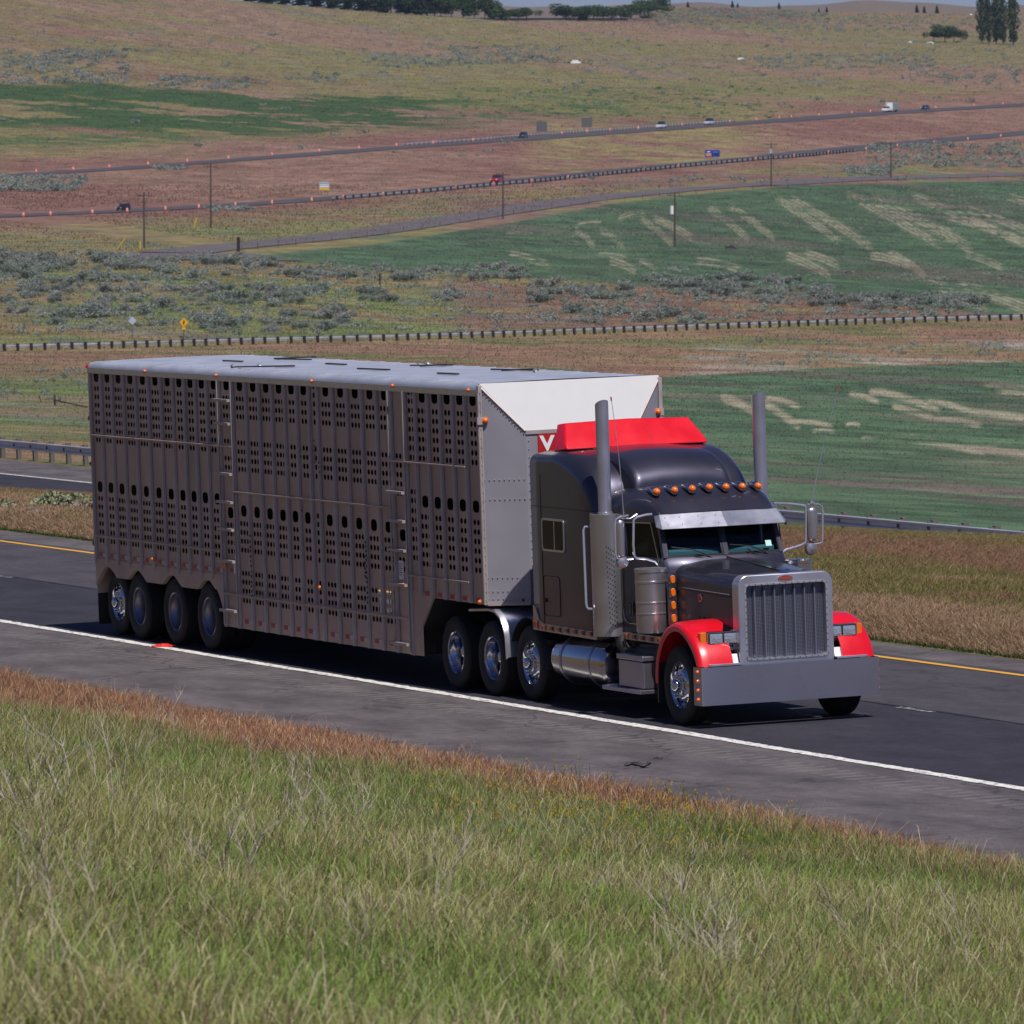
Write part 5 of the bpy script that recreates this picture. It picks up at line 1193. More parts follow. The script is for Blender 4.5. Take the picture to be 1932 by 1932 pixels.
# ------------------------------------------------------------------ utility poles
def ordn(i):
    return ORD[i] if i < len(ORD) else 'number %d' % (i + 1)
def upright(o): o.rotation_mode = 'QUATERNION'; o.rotation_quaternion = Vector((0, 0, 1)).rotation_difference(GUP)
M_pole = mat('pole_wood', (.085, .06, .05), .9, var=.3, vscale=1)
def pole(u, vt_, vb_, label, cross=True, extra=None, r=.16):
    p = far_pt(u, vb_); D = np.linalg.norm(p - CP); h = (vb_ - vt_) * D / CF
    o = empty('utility_pole', tuple(p), 0, label, 'utility pole', 'utility poles across the valley'); upright(o)
    m_ = MB(); m_.tube([(0, 0, -.5), (0, 0, h)], [r * 1.25, r * .85], 8); m_.build('pole', M_pole, o)
    if cross:
        c = MB(); sd = CR; c.bar(-np.array(CR) * 1.3 + V3(0, 0, h - .5), np.array(CR) * 1.3 + V3(0, 0, h - .5), .14, .14); c.build('crossarm', M_pole, o, smooth=0)
        c = MB()
        for t in (-1.2, -.7, .7, 1.2): q = np.array(CR) * t + V3(0, 0, h - .4); c.cyl(q, q + V3(0, 0, .25), .07, 6)
        c.build('insulator', M_greyw, o)
    if extra == 'box': c = MB(); c.cyl(V3(-.5, -.3, h - 3.6), V3(-.5, -.3, h - 2.2), .38, 12); c.build('transformer', M_white, o)
    if extra == 'can': c = MB(); c.cyl(V3(.4, -.4, h - 2.4), V3(.4, -.4, h - 1.4), .35, 12); c.build('transformer', M_galv, o)
    return o
pole(272, 363, 468, 'utility pole at the left above the sagebrush, with a yellow guy guard at its foot')
pole(398, 310, 430, 'tall bare utility pole crossing the left part of the lower far highway')
pole(949, 325, 413, 'utility pole right beside the red truck on the far highway')
pole(1273, 364, 466, 'utility pole standing alone in the green field with a white box near its top', True, 'box')
pole(1455, 269, 350, 'utility pole with a transformer at the upper edge of the green field', True, 'can')
pole(1681, 267, 337, 'utility pole at the right in front of the scrubby bank', True)
M_yel = mat('yellow_guard', (.65, .42, .02), .6)
def leaning(name, u0, v0_, u1, v1_, r, M, label, cat, group=None):
    p = far_pt(u1, v1_); D = np.linalg.norm(p - CP); q = p + CR * (u0 - u1) * D / CF + np.array(GUP) * (v1_ - v0_) * D / CF
    m_ = MB(); m_.tube([p, q], r, 6); o = m_.build(name, M, None, tuple(p)); o.location = tuple(p); return tag(o, label, cat, group)
leaning('guy_guard', 371, 411, 366, 429, .13, M_yel, 'yellow guy wire guard leaning right of the tall bare pole', 'guy guard')
leaning('guy_guard', 265, 455, 264, 473, .12, M_yel, 'short upright yellow guard at the foot of the leftmost pole', 'guy guard')
leaning('guy_guard', 237, 449, 222, 468, .07, M_yel, 'thin yellow guard slanting left of the leftmost pole', 'guy guard')
leaning('gate_post', 450, 447, 450, 474, .28, M_woodd, 'thick dark wooden gate post beside the bend of the frontage road', 'gate post')
leaning('fence_post', 717, 516, 717, 537, .13, M_woodd, 'single dark fence post among the sagebrush below the field', 'fence post')
# signs
def sign(u, vt_, vb_, vfoot, w_px, label, M, name='road_sign', diamond=False, grid=False, marks=None, D=None, posts=(0,)):
    p = far_pt(u, vfoot); D = np.linalg.norm(p - CP); k_ = D / CF; o = empty(name, tuple(p), 0, label, 'sign'); upright(o)
    rt = unit(np.array(CR) * V3(1, 1, 0)); fw = unit(np.cross(V3(0, 0, 1), rt)); fw = -fw if fw @ CD > 0 else fw     # towards the camera
    h1 = (vfoot - vt_) * k_; h0 = (vfoot - vb_) * k_; hw = w_px * k_ / 2; zc = (h0 + h1) / 2; hz = (h1 - h0) / 2
    m_ = MB()
    c = [(-hw, zc), (0, zc - hz), (hw, zc), (0, zc + hz)] if diamond else [(-hw, h0), (hw, h0), (hw, h1), (-hw, h1)]
    m_.prism([tuple(rt * a + V3(0, 0, b) + fw * .03) for a, b in c], fw * .04); pl2 = m_.build('panel', M, o, smooth=0)
    for t in posts:
        m_ = MB(); m_.bar(rt * t * hw + V3(0, 0, -.2), rt * t * hw + V3(0, 0, zc + (0 if diamond else hz * .8)), .1, .1); m_.build('post', M_greyw, o, smooth=0)
    if grid:
        m_ = MB()
        for i in range(5): z = h0 + (h1 - h0) * (i + .5) / 5; m_.bar(rt * -hw + V3(0, 0, z) + fw * .09, rt * hw + V3(0, 0, z) + fw * .09, .05, .10)
        for i in range(6): x = -hw + 2 * hw * (i + .5) / 6; m_.bar(rt * x + V3(0, 0, h0) + fw * .12, rt * x + V3(0, 0, h1) + fw * .12, .09, .05)
        m_.build('bracing', M_greyw, o, smooth=0)
    for (x0, x1, z0, z1, MM) in marks or []:
        m_ = MB(); m_.prism([tuple(rt * (hw * a) + V3(0, 0, zc + hz * b) + fw * .075) for a, b in ((x0, z0), (x1, z0), (x1, z1), (x0, z1))], fw * .02); m_.build('marking', MM, pl2 if False else o, smooth=0)
    return o
M_sblue = mat('sign_blue', (.010, .045, .30), .5); M_syel = mat('sign_yellow', (.80, .40, .01), .5); M_sback = mat('sign_back', (.20, .21, .22), .5, metal=.4); M_spale = mat('sign_pale', (.40, .47, .58), .5); M_sor = mat('sign_orange', (.6, .25, .08), .5); M_sgr = mat('sign_grey', (.22, .25, .30), .5)
sign(347, 599.5, 617, 640, 17, 'yellow diamond warning sign with black winding arrow and a plaque below it', M_syel, diamond=True, marks=[(-.12, .12, -.5, -.1, M_blk), (-.3, -.02, -.12, .08, M_blk), (.02, .28, .08, .28, M_blk), (-.1, .12, .25, .5, M_blk), (-.38, .38, -1.55, -1.05, M_syel)])
sign(250, 597, 613, 638, 16, 'pale diamond sign seen from behind, left of the yellow diamond sign', M_spale, diamond=True)
sign(434, 479, 489, 497, 10, 'small pale blue sign at the end of the frontage road bend', M_spale, diamond=True, marks=[(-.15, .15, -.4, .4, M_sgr)])
sign(612, 343, 359, 369, 19, 'white road sign with a yellow lower strip between the two far highways', M_sgr, marks=[(-.95, .95, .62, .95, M_spale), (-.95, .95, .20, .42, M_white), (-.95, .95, -.28, .02, M_white), (-.98, .98, -.98, -.42, M_yel)], posts=(-.6, .6))
sign(1344, 283, 296, 300, 28, 'wide blue services sign beside the lower far highway', M_sblue, marks=[(-.85, -.15, -.75, .1, M_sor), (-.7, -.3, .4, .65, M_white), (.1, .8, .3, .5, M_sgr), (.3, .8, -.6, .1, mat('sign_navy', (.006, .03, .16), .5))], posts=(-.7, .7))
sign(1022, 229, 248, 255, 20, 'left one of two grey sign backs above the upper far highway', M_sback, grid=True, posts=(-.5, .6))
sign(1107, 222, 240, 249, 20, 'right one of two grey sign backs above the upper far highway', M_sback, grid=True, posts=(-.5, .6))

# ------------------------------------------------------------------ far vehicles (local x forward)
def car(kind, paint, label, P, S, u, off, cat, scale=1.):
    uu = u
    for _ in range(3): q = roadside(P, S, uu, off); uu += u - proj(q)[0]
    us_ = [proj(p)[0] for p in P]; i = int(np.argmin([abs(a - u) for a in us_])); T_ = P[min(i + 1, len(P) - 1)] - P[i - 1]; h = math.atan2(T_[1], T_[0])
    # drive to the left of the picture, nose towards the lower end of the road
    if (V3(math.cos(h), math.sin(h), 0) @ CR) > 0: h += math.pi
    o = empty(kind, tuple(q + V3(0, 0, .05)), h, label, cat, 'vehicles on the far highways'); o.scale = (scale,) * 3
    M = mat('car_paint', paint, .35, metal=.1, coat=.4)
    def sec(x, zs): return [(x, y, z) for y, z in zs]
    L = 2.4
    b = MB()
    if kind in ('pickup_truck', 'camper_truck'):
        b.loft([sec(x, [(-.95 * w_, .45), (-.98 * w_, z * .8), (-.9 * w_, z), (.9 * w_, z), (.98 * w_, z * .8), (.95 * w_, .45)]) for x, z, w_ in ((2.75, .95, .92), (2.65, 1.12, 1), (1.2, 1.22, 1), (-2.7, 1.22, 1), (-2.8, 1.1, .98))])
    else:
        b.loft([sec(x, [(-.88 * w_, .3), (-.9 * w_, z * .8), (-.82 * w_, z), (.82 * w_, z), (.9 * w_, z * .8), (.88 * w_, .3)]) for x, z, w_ in ((2.35, .7, .85), (2.2, .9, .97), (1.1, 1.02, 1), (-2.1, 1.05, 1), (-2.3, .9, .95))])
    b.build('body', M, o, smooth=30)
    cx0, cx1, zr = dict(pickup_truck=(1.1, -.9, 1.85), camper_truck=(1.1, -.6, 1.85), suv=(1.0, -2.2, 1.75), car=(.8, -1.6, 1.42), jeep=(.9, -2.1, 1.85))[kind]
    zb_ = 1.2 if kind in ('pickup_truck', 'camper_truck') else 1.02
    b = MB(); b.loft([sec(x, [(-.85, zb_), (-.72, z), (.72, z), (.85, zb_)]) for x, z in ((cx0, zb_ + .02), (cx0 - .55, zr - .05), (cx0 - .8, zr), (cx1 + .3, zr), (cx1, zb_ + .02))]); b.build('window', M_glass_far, o, smooth=20)
    b = MB(); b.loft([sec(x, [(-.73, z), (-.7, z + .05), (.7, z + .05), (.73, z)]) for x, z in ((cx0 - .55, zr - .04), (cx0 - .8, zr + .01), (cx1 + .3, zr + .01))]); b.build('roof', M if kind != 'jeep' else M_blk, o, smooth=20)
    for x in (1.55, -1.6):
        for s in (-1, 1): b = MB(); b.lathe((x, s * .78, .36), (0, s, 0), [(1e-4, .13), (.2, .13), (.22, .11), (.36, .10), (.36, -.1), (1e-4, -.1)], 14); b.build('wheel', M_tyre, o)
    for s in (-1, 1): b = MB(); b.box(2.3 if kind not in ('pickup_truck', 'camper_truck') else 2.66, 2.42 if kind not in ('pickup_truck', 'camper_truck') else 2.79, min(s * .55, s * .82), max(s * .55, s * .82), .62, .82); b.build('headlight', M_white, o, smooth=0)
    if kind == 'camper_truck': pass
    return o
M_glass_far = mat('dark_window', (.02, .025, .035), .12, spec=.8)
car('pickup_truck', (.78, .78, .76), 'white pickup truck pulling a grey trailer on the upper far highway', P_up, S_up, 1673, 1.8, 'pickup truck')
q0 = bpy.data.objects['pickup_truck']
dirn = V3(math.cos(q0.rotation_euler.z), math.sin(q0.rotation_euler.z), 0); tp = np.array(q0.location) - dirn * 7.0
gz = far_h(tp[0], tp[1])
tro = empty('box_trailer', (tp[0], tp[1], gz + .15), q0.rotation_euler.z, 'grey box trailer with a white front, behind the white pickup truck', 'trailer')
b = MB(); b.box(-3.9, 3.4, -1.15, 1.15, .55, 2.95); b.build('body', mat('trailer_grey', (.34, .35, .37), .5, metal=.3), tro, smooth=0, bevel=.08)
b = MB(); b.prism([(3.4, -1.1, .6), (3.9, -.6, .7), (3.9, -.6, 2.6), (3.4, -1.1, 2.9)], (0, .02, 0)); b.box(3.4, 3.55, -1.1, 1.1, .6, 2.93); b.box(3.5, 4.9, -.06, .06, .45, .55); b.build('nose', M_white, tro, smooth=0)
for x in (-.5, -1.5):
    for s in (-1, 1): b = MB(); b.lathe((x, s * 1.0, .36), (0, s, 0), [(1e-4, .17), (.22, .17), (.36, .15), (.36, -.1)], 14); b.build('wheel', M_tyre, tro)
car('car', (.025, .03, .05), 'dark blue car behind the grey trailer on the upper far highway', P_up, S_up, 1746, 1.8, 'car')
car('jeep', (.62, .66, .70), 'pale grey off-road car with dark rear, first of a pair on the upper far highway', P_up, S_up, 1247, 1.6, 'car')
car('jeep', (.50, .54, .60), 'grey off-road car following its twin on the upper far highway', P_up, S_up, 1338, 1.6, 'car')
car('suv', (.02, .03, .045), 'dark car left of the two grey sign backs on the upper far highway', P_up, S_up, 987, 1.6, 'car', .9)
car('suv', (.40, .015, .02), 'red truck with black rear on the lower far highway', P_low, S_low, 938, 1.2, 'truck', 1.05)
car('suv', (.015, .015, .02), 'small black vehicle at the left on the lower far highway', P_low, S_low, 233, 1.2, 'car', .75)

# ------------------------------------------------------------------ vegetation helpers
def leafcards(n, shape, size, seed, jit=.5):
    """n small quads through the volume given by shape(rng)->(pos, tint)"""
    r = np.random.default_rng(seed); P, tint = shape(r, n); n = len(P)
    a = r.normal(size=(n, 3)); a /= np.linalg.norm(a, axis=1)[:, None]; b = np.cross(a, r.normal(size=(n, 3))); b /= np.linalg.norm(b, axis=1)[:, None]
    s = size * (1 - jit + 2 * jit * r.random(n))[:, None]
    V_ = np.stack([P - a * s * .5 - b * s * .3, P + a * s * .1 - b * s * .45, P + a * s * .6 + b * s * .1, P - a * s * .1 + b * s * .45], 1).reshape(-1, 3)
    F_ = np.arange(4 * n).reshape(-1, 4); return V_, F_, np.repeat(tint, 4, 0)
M_leaf = vcmat('sage_leaves', .9, 1., 0., trans=.15)
def bush_shape(h, col, col2):
    def f(r, n):
        k_ = 7; c = r.normal(size=(k_, 3)) * (.42, .42, .12) + (0, 0, .45); w_ = r.integers(0, k_, n); d = r.normal(size=(n, 3)); d /= np.linalg.norm(d, axis=1)[:, None]
        P = c[w_] + d * (r.random(n) ** .4)[:, None] * (.34, .34, .32); P[:, 2] = np.abs(P[:, 2]); P *= h
        t = r.random(n)[:, None] * .7 + (w_ % 3)[:, None] * .15; return P, np.array(col) * (1 - t) + np.array(col2) * t
    return f
def bushmesh(i, h, col, col2, n=2600, size=.065):
    V_, F_, c = leafcards(n, bush_shape(h, col, col2), size * h, 100 + i); return V_, F_, c
SAGE = [((.15, .185, .15), (.33, .37, .31)), ((.13, .155, .13), (.28, .31, .27)), ((.17, .185, .16), (.36, .375, .335))]
protos = []
for i in range(6):
    V_, F_, c = bushmesh(i, 1., *SAGE[i % 3]); o = np_mesh('sagebrush', V_, F_, M_leaf, c); protos.append(o)
used = set()
def put_bush(i, p, s, label, group, sq=.8):
    o = protos[i] if i not in used else protos[i].copy()
    if i in used: COL.objects.link(o)
    used.add(i); o.location = tuple(p - V3(0, 0, .05)); o.scale = (s, s, s * sq); o.rotation_euler = (0, 0, random.uniform(0, 6.28)); return tag(o, label, 'shrub', group)
zones = [ # u0,u1,v0,v1,count,size label
 (0, 215, 478, 520, 36, 'grey sagebrush of the left patch just below the frontage road bend'), (0, 110, 500, 600, 22, 'grey sagebrush at the left edge above the dark-post guardrail'),
 (90, 340, 528, 615, 36, 'grey sagebrush left of the yellow diamond sign'), (200, 520, 495, 530, 34, 'grey sagebrush in the row under the frontage road bend'),
 (360, 620, 545, 580, 28, 'grey sagebrush right of and above the yellow diamond sign'), (355, 560, 600, 632, 20, 'grey sagebrush right of the yellow diamond sign, close to the guardrail'),
 (540, 990, 508, 532, 36, 'grey sagebrush along the lower left edge of the green field'), (560, 720, 590, 628, 12, 'grey sagebrush above the roof end of the livestock trailer'),
 (820, 870, 548, 568, 5, 'grey sagebrush alone on the bare red soil'), (680, 740, 552, 570, 5, 'grey sagebrush alone in the grass between two patches'),
 (1010, 1200, 540, 572, 26, 'grey sagebrush on the red soil in the centre'), (1040, 1340, 585, 612, 20, 'grey sagebrush just above the guardrail in the centre'),
 (1240, 1560, 526, 562, 40, 'grey sagebrush in the dense belt under the field, centre right'), (1440, 1620, 555, 580, 14, 'grey sagebrush on the grassy slope right of centre'), (1640, 1840, 562, 594, 34, 'grey sagebrush of the right patch beside the field corner')]
cnt = 0
for (u0, u1, va_, vb_, n, lab) in zones:
    for k_, u in enumerate(sorted(random.uniform(u0, u1) for _ in range(int(n * .80)))):
        v = random.uniform(va_, vb_); 
        if u0 == 1640: v = va_ + (vb_ - va_) * (.25 + .6 * random.random()) - (u1 - u) * .03
        p = far_pt(u, v); put_bush(random.randrange(6), p, random.uniform(1.1, 2.3), lab.replace('grey sagebrush', ORD[k_] + ' sagebrush from the left'), lab.replace('grey sagebrush', 'sagebrush'), random.uniform(.65, .9)); cnt += 1
# the scrub farther off: too many to count
sv, sf, sc_ = [], [], []; nb = 0
far_z = [(0, 160, 335, 362, 130), (0, 240, 100, 160, 170), (70, 240, 95, 115, 50), (290, 470, 148, 170, 70), (690, 850, 105, 130, 50), (850, 1060, 88, 122, 110), (1230, 1932, 28, 60, 320), (1130, 1560, 16, 34, 260), (1400, 1760, 104, 132, 140), (1700, 1932, 128, 155, 50), (1640, 1932, 272, 318, 190), (1600, 1680, 318, 334, 50), (540, 650, 140, 156, 25), (230, 300, 92, 100, 12), (0, 966, 60, 290, 60), (966, 1932, 60, 200, 160), (850, 1500, 165, 225, 170), (400, 480, 395, 402, 14), (280, 360, 318, 324, 10), (850, 930, 285, 300, 3), (1000, 1932, 335, 345, 20), (1200, 1932, 505, 530, 20), (0, 966, 495, 640, 260), (0, 500, 480, 530, 110), (560, 1000, 505, 530, 70), (1000, 1560, 528, 612, 170), (1560, 1850, 560, 600, 80), (0, 170, 690, 760, 20), (1250, 1932, 640, 690, 50)]
for (u0, u1, va_, vb_, n) in far_z:
    for k_ in range(n):
        u = random.uniform(u0, u1); v = random.uniform(va_, vb_)
        if vb_ < 62 and v < float(np.interp(u, TOPU, TOPV)) + 3: continue
        p = far_pt(u, v); s = random.uniform(.9, 2.0) * (1.25 if v < 170 else .38 if v > 636 else .62 if v > 480 else 1.)
        if 850 <= u0 and va_ == 165: s *= .6
        V_, F_, c = bushmesh(nb % 9, 1., *SAGE[nb % 3], n=170, size=.15); b0 = sum(len(q) for q in sv); a = random.uniform(0, 6.28); ca, sa = math.cos(a), math.sin(a)
        V2 = np.stack([V_[:, 0] * ca - V_[:, 1] * sa, V_[:, 0] * sa + V_[:, 1] * ca, V_[:, 2] * .8], 1) * s + p; sv.append(V2); sf.append(F_ + b0); sc_.append(c * (np.array((.45, .75, .35)) if (va_ == 165) else 1.)); nb += 1
o = np_mesh('sagebrush_scrub', np.concatenate(sv), np.concatenate(sf), M_leaf, np.concatenate(sc_)); tag(o, 'grey green scrub scattered over the far slopes', 'scrub', None, 'stuff')

# trees on the skyline
M_tleaf = vcmat('tree_leaves', .85, 1., 0., trans=.2); M_bark = mat('bark', (.10, .075, .055), .9)
def tree_mesh(i, kind, n):
    def shp(r, n_):
        if kind == 'poplar':
            z = r.random(n_) ** .9; rad = .15 * np.sin(np.clip(z * .93 + .07, 0, 1) * math.pi) ** .6 + .02; a = r.random(n_) * 6.283; q = np.sqrt(r.random(n_)) * rad * (1 + .35 * np.sin(z * 23 + a * 2)); P = np.stack([q * np.cos(a), q * np.sin(a), .05 + z * .95], 1); col = np.array((.040, .062, .028)), np.array((.085, .110, .050))
        elif kind == 'conifer':
            z = r.random(n_) ** 1.2; rad = .30 * (1 - z) ** .7 * (.75 + .25 * np.sin(z * 40)) + .01; a = r.random(n_) * 6.283; q = np.sqrt(r.random(n_)) * rad; P = np.stack([q * np.cos(a), q * np.sin(a), .08 + z * .92], 1); col = np.array((.016, .030, .018)), np.array((.032, .052, .028))
        else:
            k_ = 10; c = r.normal(size=(k_, 3)) * (.24, .24, .14) + (0, 0, .60); w_ = r.integers(0, k_, n_); d = r.normal(size=(n_, 3)); d /= np.linalg.norm(d, axis=1)[:, None]; P = c[w_] + d * (r.random(n_) ** .35)[:, None] * .23; P[:, 2] = np.clip(P[:, 2], .06, 1.0); col = np.array((.032, .060, .026)), np.array((.075, .120, .045))
        t = r.random(n_)[:, None]; return P, col[0] * (1 - t) + col[1] * t
    return leafcards(n, shp, .05 if kind != 'poplar' else .035, 500 + i)
tp_ = {}
for kind, n in (('poplar', 2200), ('conifer', 2200), ('round', 2400)):
    for j in range(3):
        V_, F_, c = tree_mesh(j + 10 * len(kind), kind, n); me = np_mesh('crown', V_, F_, M_tleaf, c); tp_[(kind, j)] = me.data; bpy.data.objects.remove(me)
tm = MB(); tm.tube([(0, 0, -.03), (0, 0, .35), (.02, 0, .7)], [.02, .014, .006], 6); tm.tube([(0, 0, .3), (.12, .05, .55)], [.01, .004], 5); tm.tube([(0, 0, .35), (-.1, .08, .6)], [.009, .004], 5); trunk0 = tm.build('trunk', M_bark); tmesh = trunk0.data; bpy.data.objects.remove(trunk0)
def tree(kind, u, vbase, hpx, label, group, name, wide=1., dD=0.):
    p = far_pt(u, vbase) if vbase > float(np.interp(u, TOPU, TOPV)) + 1 else CP + ray(u, float(np.interp(u, TOPU, TOPV)) + 1.5) * float(np.interp(u, TOPU, TOPD))
    D = np.linalg.norm(p - CP); h = hpx * D / CF; o = empty(name, tuple(p), random.uniform(0, 6), label, 'tree', group)
    for nm, me in (('trunk', tmesh), ('crown', tp_[(kind, random.randrange(3))])):
        q = bpy.data.objects.new(nm, me); COL.objects.link(q); q.parent = o; q.scale = (h * wide, h * wide, h)
    return o
i = 0
for u in (460, 474, 488, 502, 520, 538, 552, 568, 583, 598, 612, 628, 642, 656, 670, 684): i += 1; tree('round' if i % 2 else 'conifer', u, 0, 34 + random.uniform(-3, 8), '%s tree from the left in the dark tree belt on the hilltop' % ORD[i - 1], 'trees of the dark hilltop belt', 'conifer_tree' if i % 2 == 0 else 'broadleaf_tree', 1.5)
for u, h in ((700, 50), (716, 56), (738, 44), (764, 52), (784, 60), (806, 56), (832, 36), (852, 42), (874, 46), (896, 44), (915, 40), (932, 26), (725, 46), (751, 48), (795, 50), (820, 44)):
    i += 1; tree('conifer' if h > 48 else 'round', u, 0, h * 1.1, '%s tree from the left in the dark tree belt on the hilltop' % ORD[i - 1], 'trees of the dark hilltop belt', 'conifer_tree' if h > 48 else 'broadleaf_tree', 1.25)
j = 0
for u in (948, 962, 978, 994, 1068, 1084, 1102, 1120, 1138, 1154, 1172, 1190, 1207, 1224, 1240): j += 1; tree('round', u, 0, random.uniform(27, 34) - (8 if u < 1000 else 0), '%s from the left in the low row of bushy trees on the skyline' % ORD[j - 1], 'low bushy trees on the skyline', 'broadleaf_tree', 2.0)
for k_, (u, v, h) in enumerate(((1853, 80, 95), (1866, 82, 90), (1880, 83, 94), (1893, 83, 88), (1912, 84, 112))): tree('poplar', u, v, h, '%s poplar from the left in the tall dark group at the upper right' % ORD[k_], 'tall poplars at the upper right', 'poplar_tree', .62)
for k_, (u, v, h) in enumerate(((1762, 79, 24), (1783, 80, 34), (1800, 80, 28))): tree('round', u, v, h, '%s of three olive bushes from the left beside the poplars' % ORD[k_], 'olive bushes beside the poplars', 'broadleaf_bush', 1.5)
for k_, (u, h) in enumerate(((1298, 12), (1382, 14), (1392, 10), (1470, 13), (1545, 9), (1560, 12), (1730, 16), (1744, 14), (1768, 16))): tree('conifer', u, 0, h, '%s tiny distant tree from the left on the right-hand skyline' % ORD[k_], 'tiny distant trees on the skyline', 'conifer_tree', 1.1)
# junk heap, white things
p = far_pt(1085, 120); jk = empty('scrap_heap', tuple(p), 0, 'heap of scrap with a white car body on the far slope', 'scrap heap')
b = MB(); rr_ = random.Random(3); rt = unit(np.array(CR) * V3(1, 1, 0))
for k_ in range(26):
    q = rt * rr_.uniform(-7.5, 7.5) + V3(0, 0, rr_.uniform(.1, .9)); e = rt * rr_.uniform(-1.6, 1.6) + V3(0, 0, rr_.uniform(-.3, 1.1)); b.bar(q, q + e, .25, .25)
b.build('scrap_pieces', M_wood, jk, smooth=0)
b = MB(); b.loft([[tuple(rt * x + V3(-.6, 0, 0) + V3(y, 0, z)) for y, z in ((-.8, .1), (-.8, h), (.8, h), (.8, .1))] for x, h in ((-1.8, .7), (-.8, .9), (-.3, 1.4), (1.0, 1.4), (1.5, .9), (2.3, .7))]); b.build('car_body', M_white, jk, smooth=0)
for (u, v, w_, lab, M) in ((1398, 112, 14, 'white boat-like heap lying in the olive grass on the far slope', M_white), (1718, 80, 8, 'small white object left of the olive bushes', M_white), (1755, 82, 12, 'white low heap in front of the olive bushes', M_white), (1832, 19, 5, 'tiny white building left of the poplars on the skyline', M_white), (1380, 469, 22, 'dark heap of scrap in the green field right of the lone pole', M_dark)):
    p = far_pt(u, v) if v > 25 else CP + ray(u, 28) * 4400; D = np.linalg.norm(p - CP); hw = w_ * D / CF / 2; b = MB()
    b.loft([[tuple(rt * x * hw + V3(y * hw * .5, 0, z * hw * .5)) for y, z in ((-1, 0), (-.8, h), (.8, h), (1, 0))] for x, h in ((-1, .2), (-.6, .7), (.1, 1. if w_ != 5 else 1.6), (.7, .5 if w_ != 5 else 1.5), (1, .1))]); o = b.build('debris_heap' if w_ > 5 else 'building', M, None, smooth=0); o.location = tuple(p); tag(o, lab, 'heap' if w_ > 5 else 'building')
# field fence: thin posts with wire along the frontage road
for lab, pts in (('wire fence on thin posts between the frontage road and the green field', [(455, 474), (560, 463), (700, 447), (830, 428), (966, 405), (1100, 386), (1300, 367), (1500, 352), (1720, 342), (1932, 336)]),):
    us_ = np.linspace(pts[0][0], pts[-1][0], 44 if pts[0][1] < 500 else 18); vs_ = np.interp(us_, [a for a, b in pts], [b for a, b in pts]); o = empty('wire_fence', tuple(far_pt(us_[0], vs_[0])), 0, lab, 'fence'); org = np.array(o.location); prev = None; wr = MB()
    for u, v in zip(us_, vs_):
        p = far_pt(u + random.uniform(-4, 4), v); b = MB(); b.bar(p, p + np.array(GUP) * 1.0, .07, .07); b.build('post', M_wood, o, tuple(org), smooth=0)
        if prev is not None:
            for z in (.5, .85, 1.15): wr.bar(prev + V3(0, 0, z), p + V3(0, 0, z), .02, .02)
        prev = p
    wr.build('wire', M_wood, o, tuple(org), smooth=0)
# broken fence behind the opposite road at the left
def fpost(u, v, h, lab, lean=0., M=M_wood, r=.035):
    p = far_pt(u, v); b = MB(); b.tube([(0, 0, -.2), tuple(CR * lean + np.array((0, 0, h)))], r, 7); o = b.build('fence_post', M, None); o.location = tuple(p); tag(o, lab, 'fence post'); return p
pa = fpost(104, 765, .70, 'thick wooden fence post of the broken fence at the left edge', 0, M_wood, .075); fpost(25, 745, .50, 'thin leaning fence post near the left edge of the picture', .1); fpost(80, 760, .45, 'slanting stick left of the thick fence post', -.2)
b = MB(); b.bar(pa + V3(0, 0, .34), far_pt(165, 775) + V3(0, 0, .22), .04, .07); o = b.build('fence_rail', M_wood, None, tuple(pa), smooth=0); o.location = tuple(pa); tag(o, 'sagging wooden rail running right from the thick fence post', 'fence rail')

# ------------------------------------------------------------------ pale bushes in the median at the left
RB = [((.19, .22, .12), (.34, .36, .22)), ((.24, .22, .18), (.36, .33, .27))]
bm_i = 0
for (u, v, hpx, k_, lab) in ((22, 958, 34, 0, 'pale green round bush at the left edge of the median'), (93, 955, 46, 0, 'tallest pale green bush in the median at the left'), (140, 957, 40, 1, 'dry greyish bush between the green bushes in the median'), (172, 945, 44, 0, 'pale green bush half hidden by the rear of the trailer'), (60, 968, 28, 1, 'low greyish bush in the median near the left edge'), (118, 968, 30, 0, 'low pale green bush in front of the dry greyish one')):
    p = near_hit(u, v + 24); D = np.linalg.norm(p - CP); h = 1.45 * hpx * D / CF; V_, F_, c = bushmesh(40 + bm_i, 1., *RB[k_], n=1500, size=.10); o = np_mesh('rabbitbrush', V_, F_, M_leaf, c); o.location = tuple(p - V3(0, 0, .05)); o.scale = (h * .95,) * 3; o.rotation_euler = (0, 0, bm_i); tag(o, lab, 'shrub', 'pale bushes in the median'); bm_i += 1

